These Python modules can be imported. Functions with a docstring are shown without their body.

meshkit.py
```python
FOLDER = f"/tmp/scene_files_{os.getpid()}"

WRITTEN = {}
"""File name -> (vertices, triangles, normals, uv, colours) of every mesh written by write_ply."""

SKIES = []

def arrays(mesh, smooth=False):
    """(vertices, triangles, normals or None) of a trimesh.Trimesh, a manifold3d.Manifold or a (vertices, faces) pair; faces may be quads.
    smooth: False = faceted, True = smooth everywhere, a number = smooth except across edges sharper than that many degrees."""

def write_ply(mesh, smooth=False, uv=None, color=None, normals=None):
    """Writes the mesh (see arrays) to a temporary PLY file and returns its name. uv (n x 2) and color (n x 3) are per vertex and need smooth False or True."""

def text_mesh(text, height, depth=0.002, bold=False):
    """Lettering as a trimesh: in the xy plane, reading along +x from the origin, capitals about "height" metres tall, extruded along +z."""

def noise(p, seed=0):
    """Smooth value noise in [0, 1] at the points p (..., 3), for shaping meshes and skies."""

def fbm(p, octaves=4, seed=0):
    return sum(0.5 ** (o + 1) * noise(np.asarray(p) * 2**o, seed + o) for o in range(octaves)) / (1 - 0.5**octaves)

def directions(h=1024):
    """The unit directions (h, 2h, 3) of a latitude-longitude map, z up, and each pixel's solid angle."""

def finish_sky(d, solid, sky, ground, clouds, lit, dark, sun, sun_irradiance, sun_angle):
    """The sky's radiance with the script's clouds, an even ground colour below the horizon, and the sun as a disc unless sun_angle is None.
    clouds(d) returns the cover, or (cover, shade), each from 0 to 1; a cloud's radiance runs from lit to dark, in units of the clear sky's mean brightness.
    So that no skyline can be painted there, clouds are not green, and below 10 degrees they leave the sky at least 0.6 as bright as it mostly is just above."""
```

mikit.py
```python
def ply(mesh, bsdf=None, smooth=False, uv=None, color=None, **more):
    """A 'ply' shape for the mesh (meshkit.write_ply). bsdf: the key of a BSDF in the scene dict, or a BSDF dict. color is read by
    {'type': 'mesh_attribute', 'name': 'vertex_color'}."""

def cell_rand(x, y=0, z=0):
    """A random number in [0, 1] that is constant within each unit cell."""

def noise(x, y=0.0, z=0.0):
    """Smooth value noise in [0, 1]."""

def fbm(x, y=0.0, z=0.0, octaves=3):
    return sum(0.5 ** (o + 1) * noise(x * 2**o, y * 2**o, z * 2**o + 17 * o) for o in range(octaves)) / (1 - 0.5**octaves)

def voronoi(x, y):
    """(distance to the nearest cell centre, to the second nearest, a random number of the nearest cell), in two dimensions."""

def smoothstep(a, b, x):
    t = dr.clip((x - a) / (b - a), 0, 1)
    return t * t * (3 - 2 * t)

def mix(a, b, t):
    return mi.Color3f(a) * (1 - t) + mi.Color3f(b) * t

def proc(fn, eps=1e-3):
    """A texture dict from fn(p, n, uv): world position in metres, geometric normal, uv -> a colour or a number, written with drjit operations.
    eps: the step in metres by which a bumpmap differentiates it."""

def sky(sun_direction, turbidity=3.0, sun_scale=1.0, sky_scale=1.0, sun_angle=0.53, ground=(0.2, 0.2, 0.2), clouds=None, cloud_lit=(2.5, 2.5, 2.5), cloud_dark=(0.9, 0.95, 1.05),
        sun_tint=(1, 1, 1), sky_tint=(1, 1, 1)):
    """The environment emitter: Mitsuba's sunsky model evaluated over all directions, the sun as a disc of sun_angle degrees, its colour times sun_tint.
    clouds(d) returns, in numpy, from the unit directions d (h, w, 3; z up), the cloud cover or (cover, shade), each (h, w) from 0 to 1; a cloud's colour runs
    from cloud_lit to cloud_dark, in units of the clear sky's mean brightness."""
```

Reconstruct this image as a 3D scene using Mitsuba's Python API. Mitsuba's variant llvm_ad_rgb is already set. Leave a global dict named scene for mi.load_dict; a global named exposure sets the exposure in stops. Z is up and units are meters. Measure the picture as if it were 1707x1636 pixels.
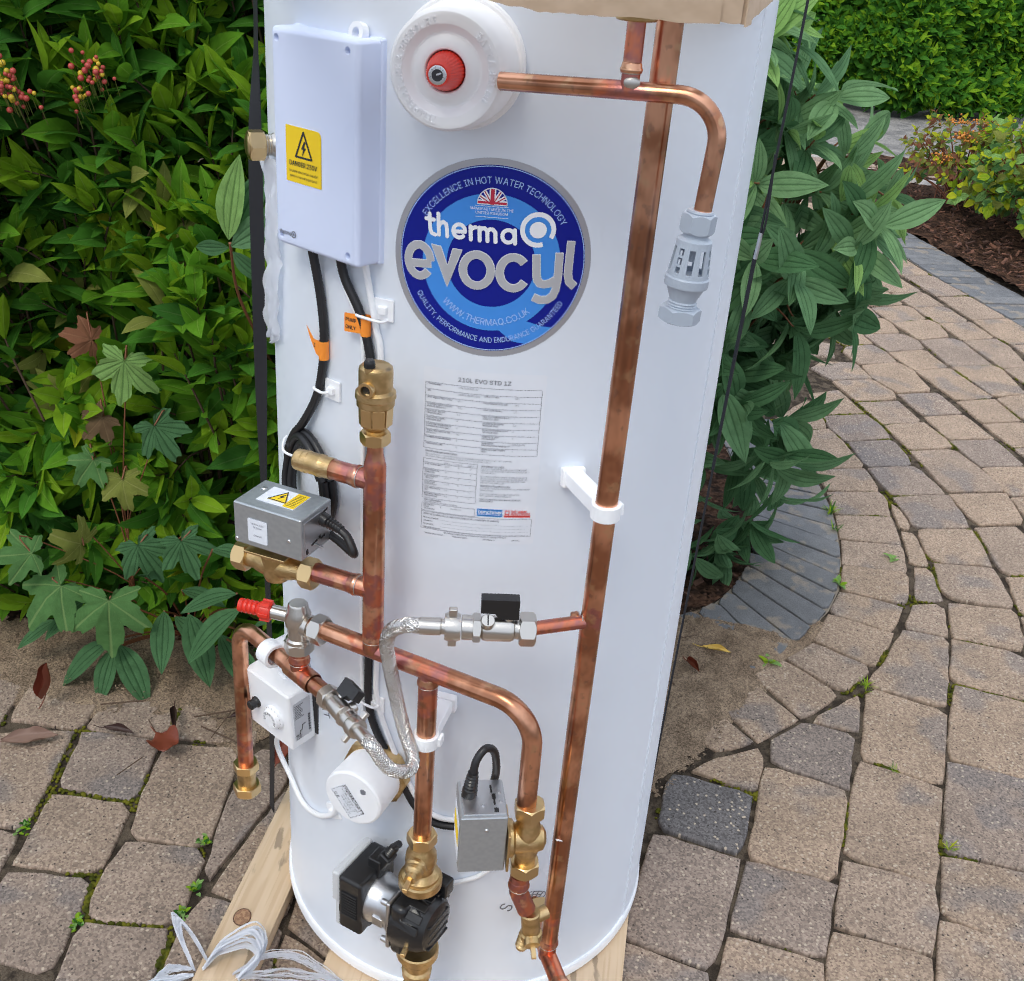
import math, random, glob
import numpy as np, trimesh, drjit as dr, mitsuba as mi
import manifold3d as m3
from shapely.geometry import Polygon, LineString, Point, box as sbox, MultiPolygon
from shapely import affinity, union_all
from shapely.prepared import prep
import mikit, meshkit
from mikit import proc, noise, fbm, voronoi, cell_rand, smoothstep, mix

random.seed(7)
RNG = np.random.default_rng(7)
PI = math.pi
scene, labels = {'type': 'scene'}, {}
T = mi.ScalarTransform4f

# ---------------------------------------------------------------- camera, sky, exposure
CAM = np.array([0.0, -1.343, 1.395])
FWD = np.array([0.0207, 0.8859, -0.4634]); CUP = np.array([-0.0643, 0.4637, 0.8837])
scene['camera'] = {'type': 'perspective', 'fov': 2 * math.degrees(math.atan(853.5 / 1880.0)), 'fov_axis': 'x', 'near_clip': 0.05, 'far_clip': 400.0,
                   'to_world': T().look_at(origin=CAM.tolist(), target=(CAM + FWD).tolist(), up=CUP.tolist())}
scene['sky'] = mikit.sky((-0.25, -0.55, 0.80), turbidity=3, sun_scale=0.22, sun_angle=22, clouds=lambda d: (1.0, 1.0 - np.clip(d[..., 2], 0, 1)), sun_tint=(.88, 1.0, 1.16),
                         cloud_lit=(2.40, 2.62, 2.98), cloud_dark=(1.75, 1.93, 2.22))      # bright overcast, a little dimmer towards the horizon
exposure = 2.36

# ---------------------------------------------------------------- helpers
def nrm(v): v = np.asarray(v, float); return v / np.linalg.norm(v)
def frame(o, x, y):
    x = nrm(x); z = nrm(np.cross(x, y)); y = np.cross(z, x)
    m = np.eye(4); m[:3, 0], m[:3, 1], m[:3, 2], m[:3, 3] = x, y, z, o
    return m
def along(o, axis, ref=(0, 0, 1)):
    """Matrix that puts local z on axis, local y as near ref as can be."""
    z = nrm(axis); ref = np.asarray(ref, float)
    if abs(z @ ref) > 0.98: ref = np.array([0.0, 1.0, 0.0])
    x = nrm(np.cross(ref, z)); m = np.eye(4); m[:3, 0], m[:3, 1], m[:3, 2], m[:3, 3] = x, np.cross(z, x), z, o
    return m
def mv(mesh, m): mesh = mesh.copy(); mesh.apply_transform(m); return mesh
def cat(*ms): return trimesh.util.concatenate([m for m in ms if m is not None])
def from_m3(man):
    m = man.to_mesh(); return trimesh.Trimesh(np.array(m.vert_properties[:, :3]), np.array(m.tri_verts), process=False)
COUNT = {}
def numbered(name):
    n = COUNT.get(name, 0); COUNT[name] = n + 1
    return name if n == 0 else '%s_%03d' % (name, n)
def put(name, mesh, mat, parent=None, label=None, smooth=30, uv=None, **more):
    key = numbered(parent + '__' + name if parent else name)
    scene[key] = mikit.ply(mesh, mat, smooth=smooth, uv=uv, **more)
    if label: labels[key] = {'label': label}
    return key
def tag(key, label, category=None, group=None, kind=None):
    d = labels.setdefault(key, {})
    if label: d['label'] = label
    if category: d['category'] = category
    if group: d['group'] = group
    if kind: d['kind'] = kind
    return key
def lathe(profile, n=36):
    """profile [(r, h)...] turned about z."""
    pr = np.asarray(profile, float); k = len(pr); a = np.arange(n) * 2 * PI / n
    v = np.stack([pr[:, None, 0] * np.cos(a), pr[:, None, 0] * np.sin(a), np.broadcast_to(pr[:, None, 1], (k, n))], -1).reshape(-1, 3)
    i, j = np.meshgrid(np.arange(k - 1), np.arange(n), indexing='ij')
    q = np.stack([i * n + j, i * n + (j + 1) % n, (i + 1) * n + (j + 1) % n, (i + 1) * n + j], -1).reshape(-1, 4)
    m = trimesh.Trimesh(v, np.vstack([q[:, [0, 1, 2]], q[:, [0, 2, 3]]]), process=False)
    m.merge_vertices(); m.update_faces(m.nondegenerate_faces()); return m
def cyl(r, h, n=32, bev=0.0):
    if bev: return lathe([(0, 0), (r - bev, 0), (r, bev), (r, h - bev), (r - bev, h), (0, h)], n)
    return lathe([(0, 0), (r, 0), (r, h), (0, h)], n)
def hexnut(af, h, n=6):
    rc = af / 2 / math.cos(PI / n)
    a = m3.Manifold.cylinder(h, rc, rc, n)
    b = m3.CrossSection([[(0, 0), (af * .49, 0), (rc * 1.03, h * .16), (rc * 1.03, h * .84), (af * .49, h), (0, h)]]).revolve(60)
    return from_m3(a ^ b)
def rbox(dims, r=0.002, seg=2):
    w, d, h = (max(x / 2 - r, 1e-5) for x in dims)
    s = trimesh.creation.uv_sphere(r, count=[2 * seg + 2, 4 * seg]).vertices
    pts = np.vstack([s + [i * w, j * d, k * h] for i in (-1, 1) for j in (-1, 1) for k in (-1, 1)])
    return trimesh.convex.convex_hull(pts)
def fillet(pts, r, k=9):
    pts = [np.asarray(p, float) for p in pts]; r = [r] * len(pts) if np.isscalar(r) else r; out = [pts[0]]
    for i in range(1, len(pts) - 1):
        a, b, c = pts[i - 1], pts[i], pts[i + 1]; u, w = nrm(a - b), nrm(c - b)
        ang = math.acos(np.clip(u @ w, -1, 1)); t = min(r[i] / math.tan(ang / 2), .49 * np.linalg.norm(a - b), .49 * np.linalg.norm(c - b))
        p0, p2 = b + u * t, b + w * t; rr = t * math.tan(ang / 2); ctr = b + nrm(u + w) * (rr / math.sin(ang / 2))
        e0, e2 = p0 - ctr, p2 - ctr; om = math.acos(np.clip(nrm(e0) @ nrm(e2), -1, 1))
        if om < 1e-3: out.append(b); continue
        out += [ctr + (math.sin((1 - s) * om) * e0 + math.sin(s * om) * e2) / math.sin(om) for s in np.linspace(0, 1, k)]
    return np.array(out + [pts[-1]])
def spline(pts, n=10):
    p = np.asarray(pts, float); p = np.vstack([2 * p[0] - p[1], p, 2 * p[-1] - p[-2]]); out = []
    for i in range(1, len(p) - 2):
        for t in np.arange(n) / n:
            out.append(.5 * (2 * p[i] + (p[i + 1] - p[i - 1]) * t + (2 * p[i - 1] - 5 * p[i] + 4 * p[i + 1] - p[i + 2]) * t * t + (3 * p[i] - p[i - 1] - 3 * p[i + 1] + p[i + 2]) * t ** 3))
    return np.array(out + [p[-2]])
def densify(p, step):
    out = [p[0]]
    for a, b in zip(p[:-1], p[1:]):
        k = max(1, int(np.linalg.norm(b - a) / step)); out += [a + (b - a) * s / k for s in range(1, k + 1)]
    return np.array(out)
def tube(p, r, n=16, cap=True):
    """(mesh, uv): uv = (angle 0..1, length along the path in metres). r may vary along the path."""
    p = np.asarray(p, float); t = np.gradient(p, axis=0); t /= np.linalg.norm(t, axis=1, keepdims=True) + 1e-12
    a = nrm(np.cross(t[0], [0.13, 0.2, 1.0] if abs(t[0][2]) < .9 else [1.0, .1, 0])); A = [a]
    for i in range(1, len(p)): a = nrm(A[-1] - t[i] * (A[-1] @ t[i])); A.append(a)
    A = np.array(A); B = np.cross(t, A); ang = np.linspace(0, 2 * PI, n + 1); rr = np.broadcast_to(r, (len(p),))
    v = p[:, None] + rr[:, None, None] * (np.cos(ang)[None, :, None] * A[:, None] + np.sin(ang)[None, :, None] * B[:, None])
    s = np.r_[0, np.cumsum(np.linalg.norm(np.diff(p, axis=0), axis=1))]
    uv = np.stack(np.broadcast_arrays(np.linspace(0, 1, n + 1)[None, :], s[:, None]), -1).reshape(-1, 2)
    i, j = np.meshgrid(np.arange(len(p) - 1), np.arange(n), indexing='ij'); w = n + 1
    q = np.stack([i * w + j, i * w + j + 1, (i + 1) * w + j + 1, (i + 1) * w + j], -1).reshape(-1, 4)
    f = np.vstack([q[:, [0, 1, 2]], q[:, [0, 2, 3]]]); V = v.reshape(-1, 3)
    if cap:
        for e in (0, -1):
            k = len(V); V = np.vstack([V, v[e], p[e][None]]); uv = np.vstack([uv, np.zeros((w + 1, 2))])
            tri = [[k + x, k + x + 1, k + w] if e else [k + x + 1, k + x, k + w] for x in range(n)]; f = np.vstack([f, tri])
    return trimesh.Trimesh(V, f, process=False), uv
def braid(p, r, n=10, pitch=.034, w=.00115):
    """Woven wire sleeve over a hose: n strands each way round, each passing over and under the others."""
    p = densify(p, .0014); t = np.gradient(p, axis=0); t /= np.linalg.norm(t, axis=1, keepdims=True); a = nrm(np.cross(t[0], [.13, .2, 1])); A = [a]
    for i in range(1, len(p)): A.append(nrm(A[-1] - t[i] * (A[-1] @ t[i])))
    A = np.array(A); B = np.cross(t, A); s = np.r_[0, np.cumsum(np.linalg.norm(np.diff(p, axis=0), axis=1))]; ms = []
    for sg in (-1, 1):
        for k in range(n):
            an = 2 * PI * (k / n + sg * s / pitch); rr = r + .0005 * sg * np.sin(n * 2 * PI * s / pitch + PI * k); ms.append(tube(p + rr[:, None] * (np.cos(an)[:, None] * A + np.sin(an)[:, None] * B), w, 5, False)[0])
    return cat(*ms)
RC = 0.275      # radius of the cylinder
def on_cyl(u, z, off=0.0):
    """Arc length u (metres to the right of the front line), height z, height off above the casing."""
    th = np.asarray(u) / RC; return np.stack([(RC + off) * np.sin(th), -(RC + off) * np.cos(th), np.broadcast_to(z, th.shape)], -1)
def at_deg(deg, z, off=0.0): return on_cyl(np.radians(deg) * RC, z, off)
def radial(deg): return np.array([math.sin(math.radians(deg)), -math.cos(math.radians(deg)), 0.0])
def tangent(deg): return np.array([math.cos(math.radians(deg)), math.sin(math.radians(deg)), 0.0])
def fine(m, e):
    v, f = trimesh.remesh.subdivide_to_size(m.vertices, m.faces, e, max_iter=12); return trimesh.Trimesh(v, f, process=False)
def sheet(poly):
    """A shapely area as a flat mesh in xy."""
    ms = []
    for g in getattr(poly, 'geoms', [poly]):
        if g.geom_type == 'Polygon' and g.area > 0:
            v, f = trimesh.creation.triangulate_polygon(g, engine='earcut'); ms.append(trimesh.Trimesh(np.c_[v, np.zeros(len(v))], f, process=False))
    return cat(*ms)
def slab(poly, h, z0=0.0):
    ms = [trimesh.creation.extrude_polygon(g, h, engine='earcut') for g in getattr(poly, 'geoms', [poly]) if g.area > 0]
    m = cat(*ms); m.apply_translation([0, 0, z0]); return m
def wrap(m, u0, z0, off, rot=0.0, e=0.016):
    """A flat mesh (x right, y up, metres) laid on the casing, off above it."""
    m = fine(m, e); c, s = math.cos(rot), math.sin(rot); v = m.vertices
    return trimesh.Trimesh(on_cyl(u0 + v[:, 0] * c - v[:, 1] * s, z0 + v[:, 0] * s + v[:, 1] * c, off + v[:, 2]), m.faces, process=False)
_txt = {}
def ink(text, height, bold=False):
    """Lettering as a flat mesh, reading along +x from the origin."""
    if (text, bold) not in _txt:
        m = meshkit.text_mesh(text, 1.0, 0.02, bold); m = m.submesh([m.face_normals[:, 2] > .5], append=True); m.vertices[:, 2] = 0; _txt[text, bold] = m
    m = _txt[text, bold].copy(); m.apply_scale(height); return m
def line_of(text, height, x, y, bold=False, center=False, squeeze=1.0):
    m = ink(text, height, bold); m.vertices[:, 0] *= squeeze
    if center: m.vertices[:, 0] -= m.bounds[:, 0].mean()
    m.apply_translation([x, y, 0]); return m
def arc_text(text, height, radius, half_deg, mid=0.0, top=True, bold=False, squeeze=.88):
    """Lettering bent round a circle, spread over +-half_deg about the top (or, upright, the bottom)."""
    adv = []
    for ch in text: adv.append(.33 if ch == ' ' else (ink(ch, 1.0, bold).bounds[1, 0] - ink(ch, 1.0, bold).bounds[0, 0]) * squeeze + .20)
    tot = sum(adv); pos = 0; out = []
    for ch, w in zip(text, adv):
        a = ((pos + w / 2) / tot * 2 - 1) * math.radians(half_deg); pos += w
        if ch == ' ': continue
        m = ink(ch, height, bold); m.vertices[:, 0] -= m.bounds[:, 0].mean(); m.vertices[:, 0] *= squeeze
        ph = math.radians(mid) + a; r = radius if top else radius + height * .5
        if top: m.vertices[:, 1] -= height * .5
        c, s = (math.cos(-ph), math.sin(-ph)) if top else (math.cos(ph), math.sin(ph))
        x, y = m.vertices[:, 0].copy(), m.vertices[:, 1].copy()
        ox, oy = (radius * math.sin(ph), radius * math.cos(ph)) if top else (r * math.sin(ph), -r * math.cos(ph))
        m.vertices[:, 0], m.vertices[:, 1] = x * c - y * s + ox, x * s + y * c + oy; out.append(m)
    return cat(*out)
def ring(c, rx, ry, t): return affinity.scale(Point(0, 0).buffer(1, 32), rx, ry).buffer(0).difference(affinity.scale(Point(0, 0).buffer(1, 32), rx - t, ry - t)) if c is None else affinity.translate(ring(None, rx, ry, t), *c)

# ---------------------------------------------------------------- materials
def rgb(*c): return {'type': 'rgb', 'value': list(c)}
def pbr(name, color, rough=.5, metal=0.0, spec=.5, two=True, bump=None, **more):
    b = {'type': 'principled', 'base_color': color if isinstance(color, dict) else rgb(*color), 'roughness': rough, 'metallic': metal, 'specular': spec, **more}
    if bump: b = {'type': 'bumpmap', 'tex': bump[0], 'scale': bump[1], 'bsdf': b}
    scene[name] = {'type': 'twosided', 'bsdf': b} if two else b
def lin(h): 
    c = np.array([int(h[i:i + 2], 16) for i in (0, 2, 4)]) / 255.0; return tuple(np.where(c <= .04045, c / 12.92, ((c + .055) / 1.055) ** 2.4).tolist())

pbr('m_casing', (.655, .705, .780), proc(lambda p, n, uv: .25 + .14 * fbm(p.x * 14, p.y * 14, p.z * 9, 4)), spec=.5)
pbr('m_white_plastic', (.78, .80, .83), .38)
pbr('m_valve_white', (.80, .81, .83), .45)
pbr('m_lilac_plastic', (.61, .68, .87), .40)
pbr('m_nylon', (.80, .82, .85), .35)
pbr('m_black_rubber', (.012, .012, .014), .42)
pbr('m_black_plastic', (.012, .012, .013), .3)
pbr('m_red_plastic', (.62, .03, .015), .38)
pbr('m_grey_plastic', (.35, .40, .47), .42)
pbr('m_grey_plate', (.50, .52, .54), .4)
pbr('m_slot_dark', (.09, .10, .13), .7)
pbr('m_nickel', (.62, .59, .55), .24, 1.0)
pbr('m_solder', (.55, .53, .50), .42, 1.0)
pbr('m_white_ink', (.80, .82, .86), .4)
pbr('m_black_ink', (.02, .02, .025), .5)
pbr('m_grey_ink', (.16, .17, .20), .5)
pbr('m_yellow', (.80, .56, .01), .4)
pbr('m_paper', (.68, .715, .78), .36)
pbr('m_silver_foil', (.46, .47, .51), .42, .7)
pbr('m_silver_print', (.50, .51, .54), .4, .35)
pbr('m_navy', (.006, .012, .235), .35, spec=.22)
pbr('m_sky_blue', (.055, .25, .70), .35, spec=.25)
pbr('m_pale_blue', (.35, .52, .85), .4)
pbr('m_flag_red', (.45, .02, .05), .4)
pbr('m_orange', (.85, .27, .03), .45)
pbr('m_blue_logo', (.02, .17, .50), .4)
pbr('m_red_logo', (.60, .04, .03), .4)
pbr('m_strap', (.012, .013, .017), .5)
pbr('m_rust_leaf', (.16, .035, .018), .5)
pbr('m_dark_leaf', (.045, .022, .018), .55)
pbr('m_buff_leaf', (.20, .12, .09), .6)
pbr('m_yellow_leaf', (.60, .40, .09), .5)
pbr('m_twig', (.09, .055, .035), .8)
pbr('m_stem_green', (.12, .15, .03), .6)
pbr('m_stem_red', (.22, .08, .04), .6)
pbr('m_berry_red', (.42, .06, .05), .45)
pbr('m_berry_yellow', (.55, .38, .03), .45)
pbr('m_flower_orange', (.62, .24, .04), .6)
pbr('m_galvanised', proc(lambda p, n, uv: mix((.42, .455, .485), (.455, .49, .515), smoothstep(.3, .7, fbm(p.x * 260, p.y * 260, p.z * 260)))), .36, .75)
pbr('m_alu', (.62, .63, .65), .34, 1.0)
def f_brass(p, n, uv):
    a = fbm(p.x * 120, p.y * 120, p.z * 120); return mix((.50, .34, .15), (.66, .47, .24), smoothstep(.3, .7, a))
_grain = proc(lambda p, n, uv: fbm(p.x * 900, p.y * 900, p.z * 900, 2), 5e-4)
pbr('m_brass', proc(f_brass), .36, 1.0, bump=(_grain, .0003))
pbr('m_brass_nut', (.70, .50, .25), .26, 1.0)
# copper: bare metal with handling tarnish; red cuprous oxide where the torch has been (uv.y is how far the oxide has spread, 0 none)
def f_copper(p, n, uv):
    a = fbm(p.x * 34, p.y * 34, p.z * 22, 4); b = fbm(p.x * 90 + 7, p.y * 90, p.z * 60, 3)
    c = mix((.79, .415, .265), (.41, .178, .100), smoothstep(.32, .62, a)); c = mix(c, (.68, .47, .28), smoothstep(.60, .74, b) * .4)
    ox = smoothstep(.44, .66, uv.y * .72 + (fbm(p.x * 70 + 3, p.y * 70, p.z * 70, 4) - .5) * 1.2)
    c = mix(c, mix((.66, .22, .125), (.48, .19, .17), smoothstep(.38, .62, b)), ox)
    return mix(c, (.24, .14, .12), smoothstep(.62, .80, fbm(p.x * 190, p.y * 190, p.z * 110, 3)) * .4)
def f_copper_rough(p, n, uv): return .12 + .22 * fbm(p.x * 60, p.y * 60, p.z * 40) + .10 * smoothstep(.5, 1.0, uv.y)
pbr('m_copper', proc(f_copper), proc(f_copper_rough), 1.0)
pbr('m_braid', (.70, .69, .67), .22, 1.0)
# cardboard, wood
def f_card(p, n, uv):
    a = fbm(p.x * 60, p.y * 60, p.z * 90, 4); b = fbm(p.x * 14, p.y * 14, p.z * 14, 3)
    return mix(mix((.42, .31, .215), (.465, .35, .25), smoothstep(.3, .7, a)), (.38, .28, .19), smoothstep(.55, .75, b) * .5)
pbr('m_card', proc(f_card), .85)
def f_wood(p, n, uv):
    g = fbm(p.x * 70 - p.y * 9, p.y * 5, p.z * 60, 4); k = noise(p.x * 260 - p.y * 38, p.y * 9)
    c = mix((.60, .46, .32), (.54, .40, .26), smoothstep(.35, .7, g)); c = mix(c, (.46, .32, .20), smoothstep(.66, .9, k) * .45)
    s = fbm(p.x * 60, p.y * 18, 3.0, 4)
    return mix(c, (.23, .17, .12), smoothstep(.64, .76, s) * .75)
pbr('m_wood', proc(f_wood), .75)
pbr('m_knot', proc(lambda p, n, uv: mix((.24, .13, .075), (.36, .21, .12), smoothstep(.35, .65, fbm(p.x * 300, p.y * 300, 0.0)))), .7)
# pavers: uv = (tone of this paver, a random number of this paver)
def f_paver(p, n, uv):
    t = uv.x
    c = mix((.315, .232, .172), (.250, .196, .165), smoothstep(.1, .9, t)); c = mix(c, (.13, .12, .12), smoothstep(.86, .96, t))
    m_ = fbm(p.x * 14 + uv.y * 60, p.y * 14, 1.0, 4); c = c * (.82 + .36 * m_)
    c = mix(c, (.17, .155, .155), smoothstep(.56, .70, fbm(p.x * 9 + uv.y * 31, p.y * 9, 5.0, 3)) * .55)
    d1, d2, w = voronoi(p.x * 330, p.y * 330)
    c = c * (.62 + .76 * w); g, g2, w2 = voronoi(p.x * 120 + 9, p.y * 120)
    c = mix(c, (.46, .38, .30), dr.select(w2 > .88, 1.0, 0.0) * smoothstep(.34, .2, g))
    return mix(c, (.05, .042, .036), dr.select(w2 < .05, 1.0, 0.0) * smoothstep(.26, .14, g))
def f_paver_bump(p, n, uv):
    d1, d2, w = voronoi(p.x * 330, p.y * 330); return fbm(p.x * 160, p.y * 160, 2.0, 3) + .5 * (1 - d1)
pbr('m_paver', proc(f_paver), .88, spec=.25, bump=(proc(f_paver_bump, 6e-4), .0022))
def f_brick(p, n, uv):
    c = mix((.115, .118, .128), (.165, .165, .172), uv.x); a = fbm(p.x * 40, p.y * 40, uv.y * 9, 4)
    c = c * (.75 + .5 * a); c = mix(c, (.30, .24, .18), smoothstep(.58, .72, fbm(p.x * 22 + uv.y * 5, p.y * 22, 2.0, 4)) * .5)
    return c * (.8 + .4 * noise(p.x * 700, p.y * 700))
pbr('m_brick', proc(f_brick), .7, spec=.35, bump=(proc(lambda p, n, uv: fbm(p.x * 200, p.y * 200, 0.0, 3), 1e-3), .0012))
def f_joint(p, n, uv):
    a = fbm(p.x * 60, p.y * 60, 0.0, 4); return mix((.040, .031, .024), (.10, .078, .058), smoothstep(.35, .65, a)) * (.6 + .8 * noise(p.x * 800, p.y * 800))
pbr('m_joint', proc(f_joint), .95, spec=.1, bump=(proc(lambda p, n, uv: fbm(p.x * 220, p.y * 220, 0.0, 3), 1e-3), .005))
pbr('m_mortar', (.25, .215, .175), .95, spec=.1)
def f_sand(p, n, uv):
    a = fbm(p.x * 30, p.y * 30, 0.0, 4); d1, d2, w = voronoi(p.x * 420, p.y * 420)
    return mix((.185, .134, .094), (.255, .188, .133), smoothstep(.3, .7, a)) * (.5 + .9 * w)
pbr('m_sand', proc(f_sand), .95, spec=.1, bump=(proc(lambda p, n, uv: fbm(p.x * 260, p.y * 260, 0.0, 3), 8e-4), .003))
def f_soil(p, n, uv):
    a = fbm(p.x * 45, p.y * 45, p.z * 45, 4); d1, d2, w = voronoi(p.x * 160, p.y * 160)
    return mix((.024, .014, .010), (.075, .040, .026), smoothstep(.35, .65, a)) * (.5 + w)
pbr('m_soil', proc(f_soil), .95, spec=.1, bump=(proc(lambda p, n, uv: fbm(p.x * 120, p.y * 120, 0.0, 3), 2e-3), .008))
pbr('m_bark', (.085, .042, .028), .9)
pbr('m_litter', proc(lambda p, n, uv: mix((.05, .022, .014), (.16, .07, .042), smoothstep(.35, .65, noise(p.x * 40, p.y * 40, p.z * 40)))), .85)
pbr('m_tarmac', proc(lambda p, n, uv: mix((.12, .115, .112), (.19, .18, .172), smoothstep(.3, .7, fbm(p.x * 9, p.y * 9, 0.0, 4))) * (.7 + .6 * noise(p.x * 90, p.y * 90))), .9)
pbr('m_concrete', proc(lambda p, n, uv: mix((.26, .245, .235), (.36, .34, .32), smoothstep(.3, .7, fbm(p.x * 12, p.y * 12, p.z * 12, 4)))), .9)
pbr('m_moss', proc(lambda p, n, uv: mix((.045, .052, .008), (.13, .125, .014), smoothstep(.3, .7, fbm(p.x * 90, p.y * 90, p.z * 50)))), .9, spec=.1)
# leaves: uv = (number of the tint + place across the blade, place along it)
TINTS = [((0.135, 0.330, 0.026), (0.250, 0.440, 0.072)), ((0.075, 0.232, 0.029), (0.160, 0.334, 0.072)), ((0.250, 0.440, 0.026), (0.362, 0.522, 0.087)), ((0.046, 0.152, 0.026), (0.102, 0.217, 0.058)),
         ((0.217, 0.384, 0.181), (0.087, 0.196, 0.072)), ((0.152, 0.297, 0.145), (0.065, 0.152, 0.065)), ((0.283, 0.478, 0.152), (0.123, 0.246, 0.065)), ((0.094, 0.210, 0.094), (0.041, 0.102, 0.043)),
         ((0.109, 0.239, 0.080), (0.246, 0.377, 0.145)), ((0.246, 0.275, 0.065), (0.377, 0.392, 0.131)), ((0.189, 0.123, 0.072), (0.290, 0.189, 0.116)), ((0.290, 0.435, 0.029), (0.493, 0.550, 0.087)),
         ((0.275, 0.123, 0.072), (0.377, 0.189, 0.116)), ((0.478, 0.522, 0.032), (0.550, 0.550, 0.087))]
def f_leaf(p, n, uv):
    k = dr.floor(uv.x); x = dr.abs((uv.x - k - .5) * 2.2222); y = uv.y; c, vein = mi.Color3f(0.0), mi.Color3f(0.0)
    for i, (a, b) in enumerate(TINTS):
        hit = dr.select(dr.abs(k - i) < .5, 1.0, 0.0); c += mi.Color3f(*a) * hit; vein += mi.Color3f(*b) * hit
    mid = smoothstep(.085, .03, x)
    three = dr.select((k > 3.5) & (k < 7.5), smoothstep(.07, .02, dr.abs(x - .47)), 0.0)
    s = (y - x * .22) * 13; side = smoothstep(.16, .04, dr.abs(s - dr.floor(s) - .5)) * .12
    c = c * (.75 + .5 * fbm(p.x * 60, p.y * 60, p.z * 60, 3))
    return mix(c, vein, dr.maximum(mid * .75, dr.maximum(three * .7, side)))
def f_leaf_bump(p, n, uv):
    k = dr.floor(uv.x); x = dr.abs((uv.x - k - .5) * 2.2222); three = dr.select((k > 3.5) & (k < 7.5), smoothstep(.12, .0, dr.abs(x - .47)), 0.0)
    s = (uv.y - x * .22) * 13; return -smoothstep(.13, 0, x) - three + .22 * dr.abs(s - dr.floor(s) - .5)
_leafbump = proc(f_leaf_bump, 8e-4); _leafcol = proc(f_leaf)
for nm, ro, sp in (('m_leaf', .27, .5), ('m_leaf_matt', .40, .5)):
    scene[nm] = {'type': 'bumpmap', 'tex': _leafbump, 'scale': .0012, 'bsdf': {'type': 'principledthin', 'base_color': _leafcol, 'roughness': ro, 'diff_trans': .8, 'eta': 1.5}}
scene['m_film'] = {'type': 'principledthin', 'base_color': rgb(.86, .88, .92), 'roughness': .35, 'diff_trans': .8, 'spec_trans': .25, 'eta': 1.3}
scene['m_clear'] = {'type': 'principledthin', 'base_color': rgb(.93, .94, .97), 'roughness': .25, 'diff_trans': .7, 'spec_trans': .6, 'eta': 1.4}

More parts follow.
